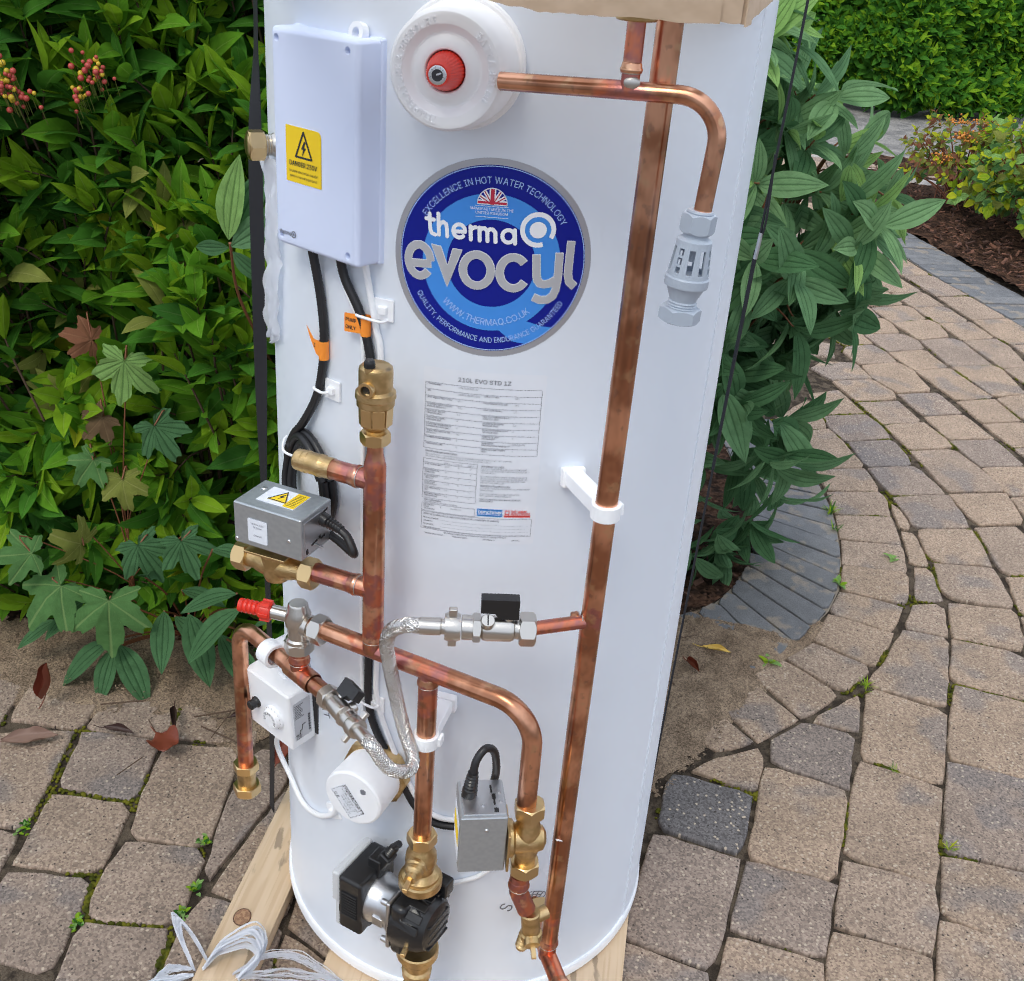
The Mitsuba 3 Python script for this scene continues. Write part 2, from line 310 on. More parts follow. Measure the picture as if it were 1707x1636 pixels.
# ================================================================ THE SETTING
def arr(*a): return np.array(a, float)
NEAR_OUT = arr((0.873,1.917),(0.890,1.818),(0.902,1.727),(0.914,1.660),(0.920,1.558),(0.926,1.461),(0.926,1.384),(0.924,1.312),(0.915,1.232),(0.901,1.150),(0.880,1.048),(0.846,0.929),(0.798,0.834),(0.745,0.762),(0.704,0.708),(0.658,0.646),(0.608,0.608),(0.569,0.575),(0.486,0.528),(0.409,0.501))
NEAR_IN = arr((0.649,1.881),(0.695,1.672),(0.708,1.479),(0.700,1.319),(0.690,1.222),(0.668,1.110),(0.646,1.034),(0.584,0.907),(0.532,0.834),(0.488,0.800),(0.420,0.763),(0.36,0.75))
FAR_OUT = arr((1.95,5.3),(2.02,4.9),(2.066,4.590),(2.132,4.286),(2.186,4.027),(2.219,3.783),(2.258,3.613),(2.293,3.467),(2.341,3.179),(2.37,2.8))
FAR_IN = arr((1.74,5.3),(1.80,4.9),(1.85,4.590),(1.900,4.180),(1.945,3.88),(1.985,3.62),(2.036,3.437),(2.090,3.18),(2.13,2.95),(2.153,2.75))
PAVERS = [np.array(g) for g in [[(1.761,3.875),(1.820,3.665),(1.963,3.725),(1.915,4.001)],[(1.820,3.665),(1.880,3.386),(2.036,3.437),(1.961,3.719)],[(1.880,3.386),(1.930,3.093),(2.103,3.152),(2.036,3.437)],[(1.930,3.093),(1.952,2.890),(1.986,2.810),(2.153,2.868),(2.103,3.152)],[(1.986,2.810),(2.005,2.608),(2.135,2.643),(2.153,2.868)],[(1.632,3.525),(1.677,3.391),(1.840,3.439),(1.778,3.715),(1.693,3.690)],[(1.596,3.732),(1.693,3.690),(1.778,3.715),(1.761,3.875),(1.662,3.881)],[(1.677,3.391),(1.719,3.209),(1.876,3.258),(1.840,3.439)],[(1.719,3.209),(1.764,3.016),(1.914,3.068),(1.876,3.258)],[(1.764,3.016),(1.796,2.817),(1.948,2.880),(1.914,3.068)],[(1.796,2.817),(1.845,2.534),(1.960,2.572),(1.973,2.788),(1.948,2.880)],[(1.845,2.534),(1.882,2.316),(1.990,2.356),(1.960,2.572)],[(1.566,3.496),(1.535,3.182),(1.689,3.226),(1.677,3.391),(1.632,3.516)],[(1.532,3.170),(1.566,2.984),(1.734,3.049),(1.719,3.209),(1.689,3.226)],[(1.566,2.984),(1.616,2.792),(1.761,2.850),(1.764,3.016),(1.734,3.049)],[(1.616,2.792),(1.647,2.525),(1.823,2.569),(1.796,2.817),(1.761,2.850)],[(1.647,2.525),(1.707,2.245),(1.839,2.290),(1.845,2.534),(1.823,2.569)],[(1.357,3.067),(1.378,2.886),(1.539,3.045),(1.530,3.162),(1.478,3.276)],[(1.378,2.886),(1.406,2.817),(1.568,2.862),(1.566,2.984),(1.539,3.045)],[(1.406,2.817),(1.449,2.631),(1.608,2.688),(1.616,2.792),(1.568,2.862)],[(1.449,2.631),(1.494,2.455),(1.641,2.507),(1.608,2.688)],[(1.494,2.455),(1.555,2.191),(1.703,2.234),(1.641,2.507)],[(1.246,2.779),(1.300,2.671),(1.419,2.715),(1.405,2.813),(1.369,2.905)],[(1.271,2.606),(1.303,2.471),(1.458,2.529),(1.449,2.631),(1.418,2.711),(1.300,2.671)],[(1.303,2.471),(1.312,2.342),(1.364,2.221),(1.500,2.262),(1.494,2.455),(1.458,2.529)],[(1.109,2.411),(1.157,2.298),(1.314,2.342),(1.293,2.490),(1.164,2.484)],[(1.157,2.298),(1.196,2.117),(1.345,2.164),(1.361,2.221),(1.314,2.342)],[(1.363,2.218),(1.394,2.037),(1.544,2.076),(1.518,2.257)],[(1.394,2.037),(1.415,1.854),(1.578,1.887),(1.544,2.076)],[(1.415,1.854),(1.450,1.669),(1.600,1.700),(1.578,1.887)],[(1.450,1.669),(1.466,1.487),(1.613,1.516),(1.600,1.700)],[(1.555,2.190),(1.575,2.004),(1.725,2.039),(1.704,2.232)],[(1.575,2.004),(1.607,1.826),(1.744,1.859),(1.725,2.039)],[(1.607,1.826),(1.637,1.708),(1.781,1.738),(1.744,1.859)],[(1.709,2.236),(1.731,2.054),(1.845,2.101),(1.826,2.287)],[(1.731,2.054),(1.751,1.876),(1.883,1.917),(1.845,2.101)],[(1.197,2.118),(1.235,1.939),(1.381,1.987),(1.350,2.158)],[(1.235,1.939),(1.263,1.758),(1.413,1.794),(1.418,1.855),(1.381,1.987)],[(1.263,1.758),(1.292,1.487),(1.474,1.519),(1.450,1.669),(1.413,1.794)],[(1.290,1.481),(1.307,1.300),(1.451,1.326),(1.464,1.440),(1.470,1.510)],[(1.466,1.481),(1.460,1.330),(1.597,1.355),(1.612,1.513)],[(1.047,2.162),(1.068,1.986),(1.202,2.021),(1.162,2.219),(1.119,2.199)],[(1.054,1.986),(1.051,1.888),(1.078,1.797),(1.237,1.837),(1.234,1.936),(1.202,2.021)],[(1.080,1.797),(1.097,1.616),(1.243,1.651),(1.253,1.720),(1.239,1.835)],[(1.097,1.616),(1.116,1.440),(1.288,1.474),(1.262,1.616),(1.243,1.651)],[(1.117,1.436),(1.127,1.322),(1.122,1.263),(1.284,1.278),(1.293,1.344),(1.291,1.476)],[(0.893,1.829),(0.914,1.660),(0.936,1.583),(1.095,1.615),(1.074,1.789),(1.051,1.885)],[(0.936,1.583),(0.937,1.443),(1.099,1.466),(1.095,1.615)],[(0.937,1.443),(0.927,1.308),(1.087,1.318),(1.101,1.408),(1.099,1.466)],[(0.927,1.308),(0.908,1.177),(1.067,1.163),(1.087,1.318)],[(0.875,1.923),(0.893,1.831),(1.050,1.885),(1.054,1.986),(1.038,2.124)],[(1.108,1.417),(1.091,1.333),(1.086,1.239),(1.118,1.251),(1.123,1.321)],[(0.909,1.175),(0.880,1.045),(1.042,1.024),(1.073,1.167)],[(0.880,1.045),(0.845,0.927),(0.986,0.875),(1.008,0.907),(1.042,1.024)],[(0.845,0.927),(0.793,0.823),(0.927,0.759),(0.986,0.875)],[(0.793,0.823),(0.733,0.709),(0.845,0.620),(0.933,0.755),(0.927,0.759)],[(1.086,1.245),(1.057,1.067),(1.105,1.061),(1.116,1.125),(1.120,1.233)],[(1.066,1.062),(1.016,0.898),(1.095,0.907),(1.094,0.947),(1.109,1.056)],[(1.007,0.887),(0.953,0.780),(1.053,0.754),(1.084,0.876),(1.074,0.894)],[(1.125,1.222),(1.114,1.137),(1.122,1.086),(1.271,1.081),(1.286,1.187),(1.286,1.273),(1.141,1.261)],[(1.122,1.086),(1.094,0.947),(1.111,0.914),(1.256,0.890),(1.270,0.999),(1.273,1.079)],[(1.096,0.902),(1.054,0.754),(1.201,0.716),(1.228,0.763),(1.257,0.889)],[(0.953,0.780),(0.935,0.755),(0.870,0.647),(0.813,0.568),(0.823,0.551),(0.959,0.493),(1.003,0.611),(1.051,0.751)],[(1.054,0.752),(0.996,0.590),(1.011,0.581),(1.150,0.530),(1.216,0.674),(1.174,0.719)],[(1.297,1.287),(1.291,1.200),(1.282,1.094),(1.285,1.047),(1.389,1.050),(1.433,1.224),(1.416,1.309)],[(1.286,1.041),(1.263,0.915),(1.255,0.865),(1.340,0.865),(1.390,1.045)],[(1.253,0.860),(1.234,0.778),(1.211,0.721),(1.283,0.711),(1.339,0.862)],[(0.732,0.703),(0.654,0.633),(0.748,0.529),(0.760,0.527),(0.845,0.620)],[(0.654,0.633),(0.571,0.571),(0.647,0.433),(0.665,0.439),(0.749,0.522)],[(0.561,0.558),(0.478,0.473),(0.548,0.351),(0.578,0.378),(0.647,0.432)],[(0.472,0.457),(0.435,0.407),(0.442,0.325),(0.473,0.322),(0.544,0.351)],[(0.796,0.531),(0.658,0.429),(0.755,0.398)],[(0.571,0.367),(0.654,0.429),(0.749,0.395),(0.717,0.304),(0.693,0.234),(0.559,0.295)],[(0.801,0.531),(0.770,0.435),(0.735,0.328),(0.877,0.258),(0.960,0.487),(0.823,0.550)],[(1.004,0.582),(0.959,0.484),(0.907,0.339),(1.042,0.292),(1.077,0.293),(1.171,0.520)],[(0.733,0.324),(0.693,0.234),(0.638,0.071),(0.786,0.016),(0.875,0.258)],[(0.905,0.334),(0.875,0.254),(0.816,0.092),(0.945,0.061),(0.978,0.052),(1.075,0.288)],[(0.637,0.067),(0.583,-0.084),(0.730,-0.131),(0.767,-0.048),(0.786,0.016)],[(0.814,0.088),(0.765,-0.048),(0.874,-0.096),(0.914,-0.103),(0.978,0.052)],[(0.583,-0.087),(0.556,-0.155),(0.539,-0.206),(0.697,-0.233),(0.733,-0.131)],[(0.764,-0.051),(0.731,-0.134),(0.697,-0.233),(0.858,-0.237),(0.914,-0.103)],[(0.399,0.266),(0.462,0.305),(0.553,0.342),(0.552,0.299),(0.517,0.209),(0.429,0.251)],[(0.543,0.286),(0.555,0.291),(0.692,0.231),(0.616,0.017),(0.602,0.010),(0.470,0.052)],[(0.368,0.255),(0.513,0.208),(0.468,0.057),(0.324,0.109),(0.347,0.208)],[(0.318,0.102),(0.464,0.052),(0.411,-0.104),(0.381,-0.181),(0.237,-0.121),(0.272,-0.030)],[(0.470,0.052),(0.617,0.011),(0.580,-0.089),(0.560,-0.148),(0.414,-0.101)],[(0.233,-0.124),(0.379,-0.184),(0.364,-0.239),(0.199,-0.250)],[(0.412,-0.107),(0.557,-0.151),(0.536,-0.229),(0.368,-0.239)],[(-0.713,0.275),(-0.711,0.124),(-0.577,0.100),(-0.563,0.117),(-0.565,0.262)],[(-0.710,0.116),(-0.715,-0.052),(-0.571,-0.062),(-0.564,0.024),(-0.566,0.090),(-0.577,0.100)],[(-0.716,-0.057),(-0.719,-0.218),(-0.579,-0.250),(-0.573,-0.144),(-0.575,-0.067)],[(-0.907,0.240),(-0.803,0.267),(-0.725,0.274),(-0.718,0.059),(-0.727,0.022),(-0.818,0.036)],[(-0.817,0.032),(-0.727,0.022),(-0.723,-0.070),(-0.726,-0.176)],[(-0.558,0.254),(-0.425,0.255),(-0.412,0.190),(-0.417,0.021),(-0.429,0.006),(-0.551,0.018),(-0.562,0.113)],[(-0.553,0.014),(-0.429,0.006),(-0.416,-0.014),(-0.422,-0.109),(-0.427,-0.152),(-0.559,-0.149),(-0.570,-0.126),(-0.568,-0.049)],[(-0.561,-0.151),(-0.429,-0.155),(-0.433,-0.246),(-0.434,-0.272),(-0.571,-0.276),(-0.571,-0.156)],[(-0.973,0.457),(-0.864,0.450),(-0.864,0.274),(-0.869,0.211)],[(-0.859,0.445),(-0.858,0.290),(-0.716,0.273),(-0.711,0.334),(-0.707,0.421)],[(-0.705,0.415),(-0.713,0.273),(-0.563,0.264),(-0.554,0.386),(-0.625,0.446)],[(-0.558,0.267),(-0.551,0.386),(-0.521,0.444),(-0.415,0.432),(-0.392,0.258)],[(-0.411,0.175),(-0.394,0.254),(-0.334,0.252),(-0.318,0.168),(-0.363,0.039),(-0.402,-0.065),(-0.410,-0.059),(-0.416,0.048)],[(-0.362,0.035),(-0.317,0.161),(-0.251,0.095),(-0.267,-0.136),(-0.355,-0.098),(-0.396,-0.079)],[(-0.399,-0.088),(-0.357,-0.100),(-0.266,-0.138),(-0.276,-0.303),(-0.427,-0.312),(-0.425,-0.171),(-0.415,-0.129)],[(-0.263,-0.138),(-0.248,0.095),(-0.137,-0.027),(-0.109,-0.195),(-0.181,-0.205)],[(-0.265,-0.144),(-0.183,-0.207),(-0.108,-0.200),(-0.096,-0.315),(-0.274,-0.303)]]]
DARK = {72: .90, 83: .97, 84: .8, 85: .75, 43: .9, 42: .85, 44: .7, 45: .6, 29: .85, 75: .3, 82: .1, 71: .3}
def strip_bricks(out, inn, n):
    def samp(c, n):
        s = np.r_[0, np.cumsum(np.linalg.norm(np.diff(c, axis=0), axis=1))]; t = np.linspace(0, s[-1], n + 1)
        return np.stack([np.interp(t, s, c[:, 0]), np.interp(t, s, c[:, 1])], -1)
    a, b = samp(out, n), samp(inn, n)
    return [np.array([a[i], a[i + 1], b[i + 1], b[i]]) for i in range(n)]
def block(poly, z, thick, cham, inset, rnd, jig, tilt, uvv):
    """One rounded, slightly uneven stone from a ground outline."""
    p = Polygon(poly).buffer(0).buffer(-inset - rnd).buffer(rnd, 3)
    if p.is_empty or p.geom_type != 'Polygon' or p.area < 4e-4: return None
    def loop(q):
        c = np.array(q.exterior.coords)[:-1]; s = np.r_[0, np.cumsum(np.linalg.norm(np.diff(np.vstack([c, c[:1]]), axis=0), axis=1))]
        n = max(12, min(26, int(s[-1] / .03))); t = np.linspace(0, s[-1], n, endpoint=False); c = np.vstack([c, c[:1]])
        return np.stack([np.interp(t, s, c[:, 0]), np.interp(t, s, c[:, 1])], -1)
    a = loop(p); a += RNG.normal(0, jig, a.shape); c = a.mean(0); n = len(a)
    dirs = (c - a) / (np.linalg.norm(c - a, axis=1, keepdims=True) + 1e-9)
    rings = [(a, -thick), (a, -cham), (a + dirs * cham * .45, -cham * .3), (a + dirs * cham * 1.3, 0.0)]
    v = np.vstack([np.c_[r, np.full(n, z + h)] for r, h in rings] + [[*c, z]])
    v[:, 2] += (v[:, 0] - c[0]) * tilt[0] + (v[:, 1] - c[1]) * tilt[1]
    i, j = np.meshgrid(np.arange(3), np.arange(n), indexing='ij')
    q = np.stack([i * n + j, i * n + (j + 1) % n, (i + 1) * n + (j + 1) % n, (i + 1) * n + j], -1).reshape(-1, 4)
    f = np.vstack([q[:, [0, 1, 2]], q[:, [0, 2, 3]], [[3 * n + k, 3 * n + (k + 1) % n, 4 * n] for k in range(n)]])
    if Polygon(a).exterior.is_ccw is False: f = f[:, ::-1]
    return trimesh.Trimesh(v, f, process=False), np.broadcast_to(uvv, (len(v), 2))
JOINT_Z = -0.0075
put('ground', trimesh.Trimesh([[-60, -60, -.06], [60, -60, -.06], [60, 60, -.06], [-60, 60, -.06]], [[0, 1, 2], [0, 2, 3]]), 'm_tarmac', smooth=False); tag('ground', 'pale grey tarmac of the drive beyond the planting', kind='structure')
# bedding the pavers are set in
bed = sheet(sbox(-2.6, -3.2, 2.35, 6.0)); bed.vertices[:, 2] = JOINT_Z
put('paving', bed, 'm_joint', smooth=False); tag('paving', 'tumbled brown block paving with mossy joints', kind='structure')
solid = []
for k, g in enumerate(PAVERS):
    far = np.linalg.norm(g.mean(0) - CAM[:2]); left = g[:, 0].mean() < -.2
    tone = RNG.choice([.1, .25, .45, .65], p=[.36, .34, .20, .10]) if not left else RNG.choice([.40, .55, .65, .75], p=[.3, .3, .25, .15])
    if k in DARK: tone = DARK[k]
    b = block(g, RNG.normal(0, .0010), .03, .0042, .0014, .0040, .0012, RNG.normal(0, .005, 2), (tone, RNG.random()))
    if b is None: continue
    put('paver', b[0], 'm_paver', 'paving', smooth=True, uv=b[1]); solid.append(Polygon(g).buffer(0))
# the same paving round about, behind and beside the traced stones
taken = prep(union_all(solid + [Polygon(np.vstack([NEAR_OUT, [[.3, .5], [.2, 1.9]]])).buffer(0), Polygon(np.vstack([FAR_OUT, [[3, 2.7], [3, 5.4]]])).buffer(.2), sbox(-3, .5, .4, 6)]).buffer(-.004))
ms, us = [], []
for r in range(-16, 44):
    x = -2.3 + RNG.random() * .1
    while x < 2.3:
        w = RNG.choice([.12, .16, .22]); g = np.array([(x, r * .16 - .02), (x + w, r * .16 - .02), (x + w, r * .16 + .14), (x, r * .16 + .14)]); a = math.radians(-10); ca, sa = math.cos(a), math.sin(a)
        g = g @ np.array([[ca, sa], [-sa, ca]]); x += w
        if taken.intersects(Polygon(g)): continue
        b = block(g, RNG.normal(0, .0012), .03, .006, .003, .006, .001, RNG.normal(0, .006, 2), (RNG.choice([.1, .4, .7, .85]), RNG.random()))
        if b: ms.append(b[0]); us.append(b[1])
put('outlying_pavers', cat(*ms), 'm_paver', 'paving', smooth=True, uv=np.vstack(us)); tag('paving__outlying_pavers', None, kind='stuff')
# dark brick edgings
ed = sheet(Polygon(np.vstack([NEAR_OUT, NEAR_IN[::-1]])).buffer(0)); ed.vertices[:, 2] = -.004
put('bed_edging', ed, 'm_mortar', smooth=False); tag('bed_edging', 'curved edging of blue-grey bricks round the planting bed beside the cylinder', kind='structure')
ef = sheet(Polygon(np.vstack([FAR_OUT, FAR_IN[::-1]])).buffer(0)); ef.vertices[:, 2] = -.004
put('path_edging', ef, 'm_mortar', smooth=False); tag('path_edging', 'straight edging of blue-grey bricks along the far side of the path', kind='structure')
for par, (o, i, n) in (('bed_edging', (NEAR_OUT, NEAR_IN, 19)), ('path_edging', (FAR_OUT, FAR_IN, 27))):
    for g in strip_bricks(o, i, n):
        b = block(g, .003 + RNG.normal(0, .0012),   .03, .0028, .0022, .0016, .0005, RNG.normal(0, .006, 2), (RNG.random(), RNG.random()))
        if b: put('brick', b[0], 'm_brick', par, smooth=True, uv=b[1])
# planting beds: rough mulched soil
def relief(poly, step, z0, amp, freq, seed, fade=None):
    x0, y0, x1, y1 = poly.bounds; xs, ys = np.arange(x0, x1 + step, step), np.arange(y0, y1 + step, step)
    X, Y = np.meshgrid(xs, ys); P = np.stack([X * freq, Y * freq, np.full_like(X, seed)], -1)
    Z = z0 + amp * (meshkit.fbm(P, 5, seed) - .5) * 2; nx, ny = len(xs), len(ys)
    i, j = np.meshgrid(np.arange(nx - 1), np.arange(ny - 1)); a = (j * nx + i).ravel()
    f = np.vstack([np.stack([a, a + 1, a + nx + 1], -1), np.stack([a, a + nx + 1, a + nx], -1)]); v = np.stack([X, Y, Z], -1).reshape(-1, 3)
    c = v[f].mean(1)[:, :2]; pp = prep(poly); keep = np.array([pp.contains(Point(*q)) for q in c]) if poly.area < (x1 - x0) * (y1 - y0) * .97 else np.ones(len(f), bool)
    m = trimesh.Trimesh(v, f[keep], process=False); m.remove_unreferenced_vertices(); return m
bed_r = Polygon(np.vstack([NEAR_IN, [[.0, .80], [-.3, .9], [-.3, 2.6], [.55, 2.6]]])).buffer(.004)
put('soil', relief(bed_r, .010, .000, .016, 14, 3), 'm_soil', smooth=True); tag('soil', 'brown mulched soil of the planting bed on the right', kind='structure')
bed_l = Polygon([(-2.6, .72), (-1.2, .62), (-.99, .60), (-.87, .575), (-.66, .535), (-.5, .53), (-.2, .62), (-.2, 2.2), (-2.6, 2.2)])
put('soil', relief(bed_l, .016, .0, .026, 8, 4), 'm_soil', smooth=True); tag('soil_001', 'dark shaded soil under the hedge on the left', kind='structure')
bed_f = Polygon(np.vstack([FAR_OUT, [[5.2, 2.6], [5.2, 6.3], [2.3, 6.6]]]))
put('soil', relief(bed_f, .03, .01, .05, 5, 5), 'm_soil', smooth=True); tag('soil_002', 'reddish brown soil of the far bed on the right', kind='structure')
# washed sand and dirt lying over stones
def drift(poly, step, amp, freq, seed, edge):
    b = poly.boundary; m = relief(poly, step, 0, 1, freq, seed); v = m.vertices
    d = np.array([b.distance(Point(*q[:2])) for q in v]); z = (m.vertices[:, 2]) * .5 * amp + np.minimum(d / edge, 1) * amp * 1.1 - amp * .62
    z += (meshkit.fbm(np.c_[v[:, :2] * 160, np.zeros(len(v))], 3, 9) - .5) * .0035; m.vertices = np.c_[v[:, :2], .0015 + z]
    keep = m.vertices[m.faces][:, :, 2].max(1) > -.004; m.update_faces(keep); m.remove_unreferenced_vertices(); return m
put('washed_sand', drift(Polygon([(.36,.80),(.47,.83),(.535,.845),(.60,.72),(.655,.655),(.625,.565),(.565,.47),(.50,.37),(.42,.27),(.345,.17),(.29,.10),(.22,.2),(.25,.7)]), .005, .014, 13, 6, .10), 'm_sand', smooth=True)
tag('washed_sand', 'drift of washed brown sand over the stones right of the cylinder', kind='structure')
put('washed_sand', drift(Polygon([(-1.1,.66),(-.99,.42),(-.83,.31),(-.66,.31),(-.52,.30),(-.42,.22),(-.33,.3),(-.28,.62),(-.6,.64)]), .006, .012, 11, 8, .13), 'm_sand', smooth=True)
tag('washed_sand_001', 'thin layer of dirt on the pavers at the foot of the left hedge', kind='structure')
put('washed_sand', drift(Polygon([(.47,.60),(.45,.76),(.50,.80),(.62,.76),(.70,.72),(.76,.80),(.80,.78),(.70,.66),(.60,.57)]), .004, .011, 26, 12, .03), 'm_sand', smooth=True)
tag('washed_sand_002', 'patches of dried dirt on the lower bricks of the curved edging', kind='structure')
# bark and litter on the soil
def chips(n, area, z, size, seed):
    r = np.random.default_rng(seed); ms = []; a = prep(area); x0, y0, x1, y1 = area.bounds
    while len(ms) < n:
        x, y = r.uniform(x0, x1), r.uniform(y0, y1)
        if not a.contains(Point(x, y)): continue
        s = size * r.uniform(.4, 1.3); m = trimesh.creation.box([s, s * r.uniform(.15, .5), s * .12]); m.vertices *= r.uniform(.7, 1.2, (8, 3))
        m.apply_transform(trimesh.transformations.euler_matrix(*r.normal(0, .35, 2), r.uniform(0, 6.3))); m.apply_translation([x, y, z + r.uniform(0, .02)]); ms.append(m)
    return cat(*ms)
put('bark_litter', chips(700, bed_r, .0, .024, 1), 'm_bark', smooth=False); tag('bark_litter', 'bark chips and litter on the soil beside the curved brick edging', 'bark', kind='stuff')
put('bark_litter', chips(1500, bed_f.intersection(sbox(1.9, 2.6, 3.6, 5.6)), .03, .035, 2), 'm_litter', smooth=False); tag('bark_litter_001', 'reddish leaf litter on the far bed along the path', 'leaf litter', kind='stuff')
sa = Polygon([(.47,.80),(.60,.68),(.56,.47),(.42,.27),(.33,.17),(.30,.5)]); sb = Polygon([(-1.0,.56),(-.80,.38),(-.66,.36),(-.50,.36),(-.36,.33),(-.34,.54),(-.6,.56)])
put('grit', cat(chips(900, sa, .004, .0055, 7), chips(1300, sb, .004, .0055, 8)), 'm_sand', smooth=False); tag('grit', 'loose grit and crumbs of soil on the dirty stones', 'grit', kind='stuff')
# moss in the joints: small tufts of leaflets along the stone edges
def moss():
    ms = []; r = np.random.default_rng(11); base = trimesh.creation.icosphere(1)
    for g in PAVERS:
        g2 = np.vstack([g, g[:1]]); c = g.mean(0)
        for a, b in zip(g2[:-1], g2[1:]):
            L = np.linalg.norm(b - a); n = int(L / .0042); t = r.random(n); P = a + (b - a) * t[:, None] + r.normal(0, .0016, (n, 2))
            left = P[:, 0] < -.25; mid = (P[:, 0] > .7) & (P[:, 1] > .42)
            nz = meshkit.fbm(np.c_[P * 9, np.zeros(n)], 3, 21); lim = np.where(left, .57, np.where(mid, .61, .69))
            for p, q, l in zip(P, nz, lim):
                if q < l: continue
                s = r.uniform(.0018, .0036) * (1 + 3.0 * max(0, q - l - .03)); m = base.copy(); m.vertices *= r.uniform(.7, 1.25, (len(m.vertices), 3)) * [s, s, s * .8]; m.apply_translation([p[0], p[1], -.006 + s * .5]); ms.append(m)
    return cat(*ms)
put('moss', moss(), 'm_moss', smooth=40); tag('moss', 'olive green moss filling the joints between the pavers', 'moss', kind='stuff')
# low wall at the end of the drive
wl = cat(mv(rbox((1.6, .5, .07), .01), trimesh.transformations.translation_matrix([5.45, 9.75, .37])), mv(rbox((1.5, .38, .36), .008), trimesh.transformations.translation_matrix([5.45, 9.75, .16])))
put('low_wall', wl, 'm_concrete'); tag('low_wall', 'low grey wall with a flat coping at the end of the drive', 'wall')
stones = []
for k in range(26):
    s = trimesh.creation.icosphere(2, radius=RNG.uniform(.03, .10)); s.vertices *= 1 + .5 * (meshkit.noise(s.vertices * 18 + k, k)[:, None] - .5); s.apply_scale([1, 1, .6]); s.apply_translation([RNG.uniform(2.0, 2.8), RNG.uniform(5.4, 6.6), -.03]); stones.append(s)
put('stones', cat(*stones), 'm_concrete', smooth=40); tag('stones', 'scatter of grey stones where the far bed meets the drive', 'stones', kind='stuff')

# ================================================================ THE CYLINDER AND ITS PIPEWORK
HB = 0.03                         # underside of the cylinder, standing on the pallet boards
H = 'hot_water_cylinder'
tag(H, 'tall white hot water cylinder with copper pipework and a round blue badge', 'water cylinder')
def part(name, mesh, mat, smooth=30, label=None, uv=None): return put(name, mesh, mat, H, label, smooth, uv)
def sub(par, name, mesh, mat, smooth=30, label=None, uv=None): return put(name, mesh, mat, par, label, smooth, uv)
part('casing', lathe([(RC - .01, HB + .012), (RC, HB + .014), (RC, .6), (RC, 1.2), (RC, 1.49), (RC - .004, 1.5), (0, 1.5)], 160), 'm_casing', 40)
part('base_trim', lathe([(0, HB), (RC - .004, HB), (RC + .0035, HB + .004), (RC + .0045, HB + .012), (RC + .004, HB + .019), (RC + .0022, HB + .021), (RC - .002, HB + .021)], 160), 'm_white_plastic', 40)

def overlap(d0, d1, z0, z1, t, n=40):
    a = np.linspace(d0, d1, n); v = np.vstack([at_deg(a, z, o) for z, o in ((z0, .0), (z0, t), (z1, t), (z1, .0))]); f = []
    for r in range(3):
        for i in range(n - 1): p = r * n + i; f += [[p, p + 1, p + n + 1], [p, p + n + 1, p + n]]
    for e in (0, n - 1): f += [[e, n + e, 2 * n + e], [e, 2 * n + e, 3 * n + e]]
    return trimesh.Trimesh(v, f, process=False)
part('jacket_overlap', overlap(61.5, 118, HB + .024, 1.49, .0015), 'm_casing', 30, 'overlapping seam of the casing jacket down the right side')

# --- pipes ------------------------------------------------------------------------------------
def copper(path, r, joints=(), spread=.05, name='copper_pipe', par=None, label=None, step=.006):
    """A run of copper tube; joints are points where it was soldered (the oxide spreads from there)."""
    p = densify(np.asarray(path, float), step); m, uv = tube(p, r, 22)
    if len(joints):
        d = np.min(np.linalg.norm(np.asarray(m.vertices)[:, None] - np.asarray(joints, float)[None], axis=2), axis=1); uv = np.c_[uv[:, 0], np.clip(1.35 - d / spread, 0, 1)]
    else: uv = np.c_[uv[:, 0], np.zeros(len(uv))]
    return put(name, m, 'm_copper', par or H, label, True, uv)
def collar(par, p, axis, r=.0119, w=.011, heat=.8):
    """The raised mouth of a soldered fitting, with its bright ring of solder."""
    pr = [(r - .0006, -w), (r, -w + .001), (r + .0003, -w * .55), (r + .0010, -w * .4), (r + .0012, -w * .28), (r + .0009, -w * .12), (r + .0002, 0), (r, 0)]
    m = mv(lathe([(x, h) for x, h in pr], 28), along(p, axis)); put('fitting_mouth', m, 'm_copper', par, None, True, np.tile([[0, heat]], (len(m.vertices), 1)))
    k = 26; a = np.linspace(0, 2 * PI, k + 1); c = np.c_[np.cos(a), np.sin(a), np.zeros(k + 1)] * (r - .0001); t, _ = tube(c, .0007, 7, False); put('solder_ring', mv(t, along(p, axis)), 'm_solder', par, None, True)
R22, R15 = .011, .0075
V = np.array([-.118, -.308]); zs1, zs2, zh = .854, .721, .641
D0 = np.array([-.053, -.338]); E0 = np.array([.064, -.399]); B0 = np.array([-.210, -.259])
def v3(xy, z): return np.array([xy[0], xy[1], z])
hd = nrm(np.array([E0[0] - B0[0], E0[1] - B0[1], 0]))            # the sloping-looking run is level; it comes forward as it goes right
# vertical riser on the left with two side branches
riser = [v3(V, z) for z in (zh, .66, .70, .84, .872, .878, .886, .892, .915)]
pr = densify(np.array(riser), .005); rad = np.interp(pr[:, 2], [.872, .886, .9], [R22 + .0008, R15 + .0012, R15 + .0008]); m, uv = tube(pr, rad, 22)
jz = np.array([zs1, zs2, zh + .02]); d = np.min(abs(np.asarray(m.vertices)[:, 2:3] - jz), axis=1); uv = np.c_[uv[:, 0], np.clip(1.25 - d / np.where(m.vertices[:, 2] > .80, .07, .04), 0, 1)]
RISER = part('copper_pipe', m, 'm_copper', True, 'upright copper riser below the brass air vent, with red heat marks', uv)
for z in (zh + .014,): collar(RISER, v3(V, z), (0, 0, -1), R22 + .0006)
s1 = [np.array([-.170, -.284, zs1]), v3(V, zs1)]
b1 = copper(s1, R22, [v3(V, zs1)], .07, label='short capped copper branch at the top of the riser')
collar(b1, np.array([-.134, -.3005, zs1]), nrm(s1[1] - s1[0]), R22 + .0004)
ax1 = nrm(s1[0] - s1[1])
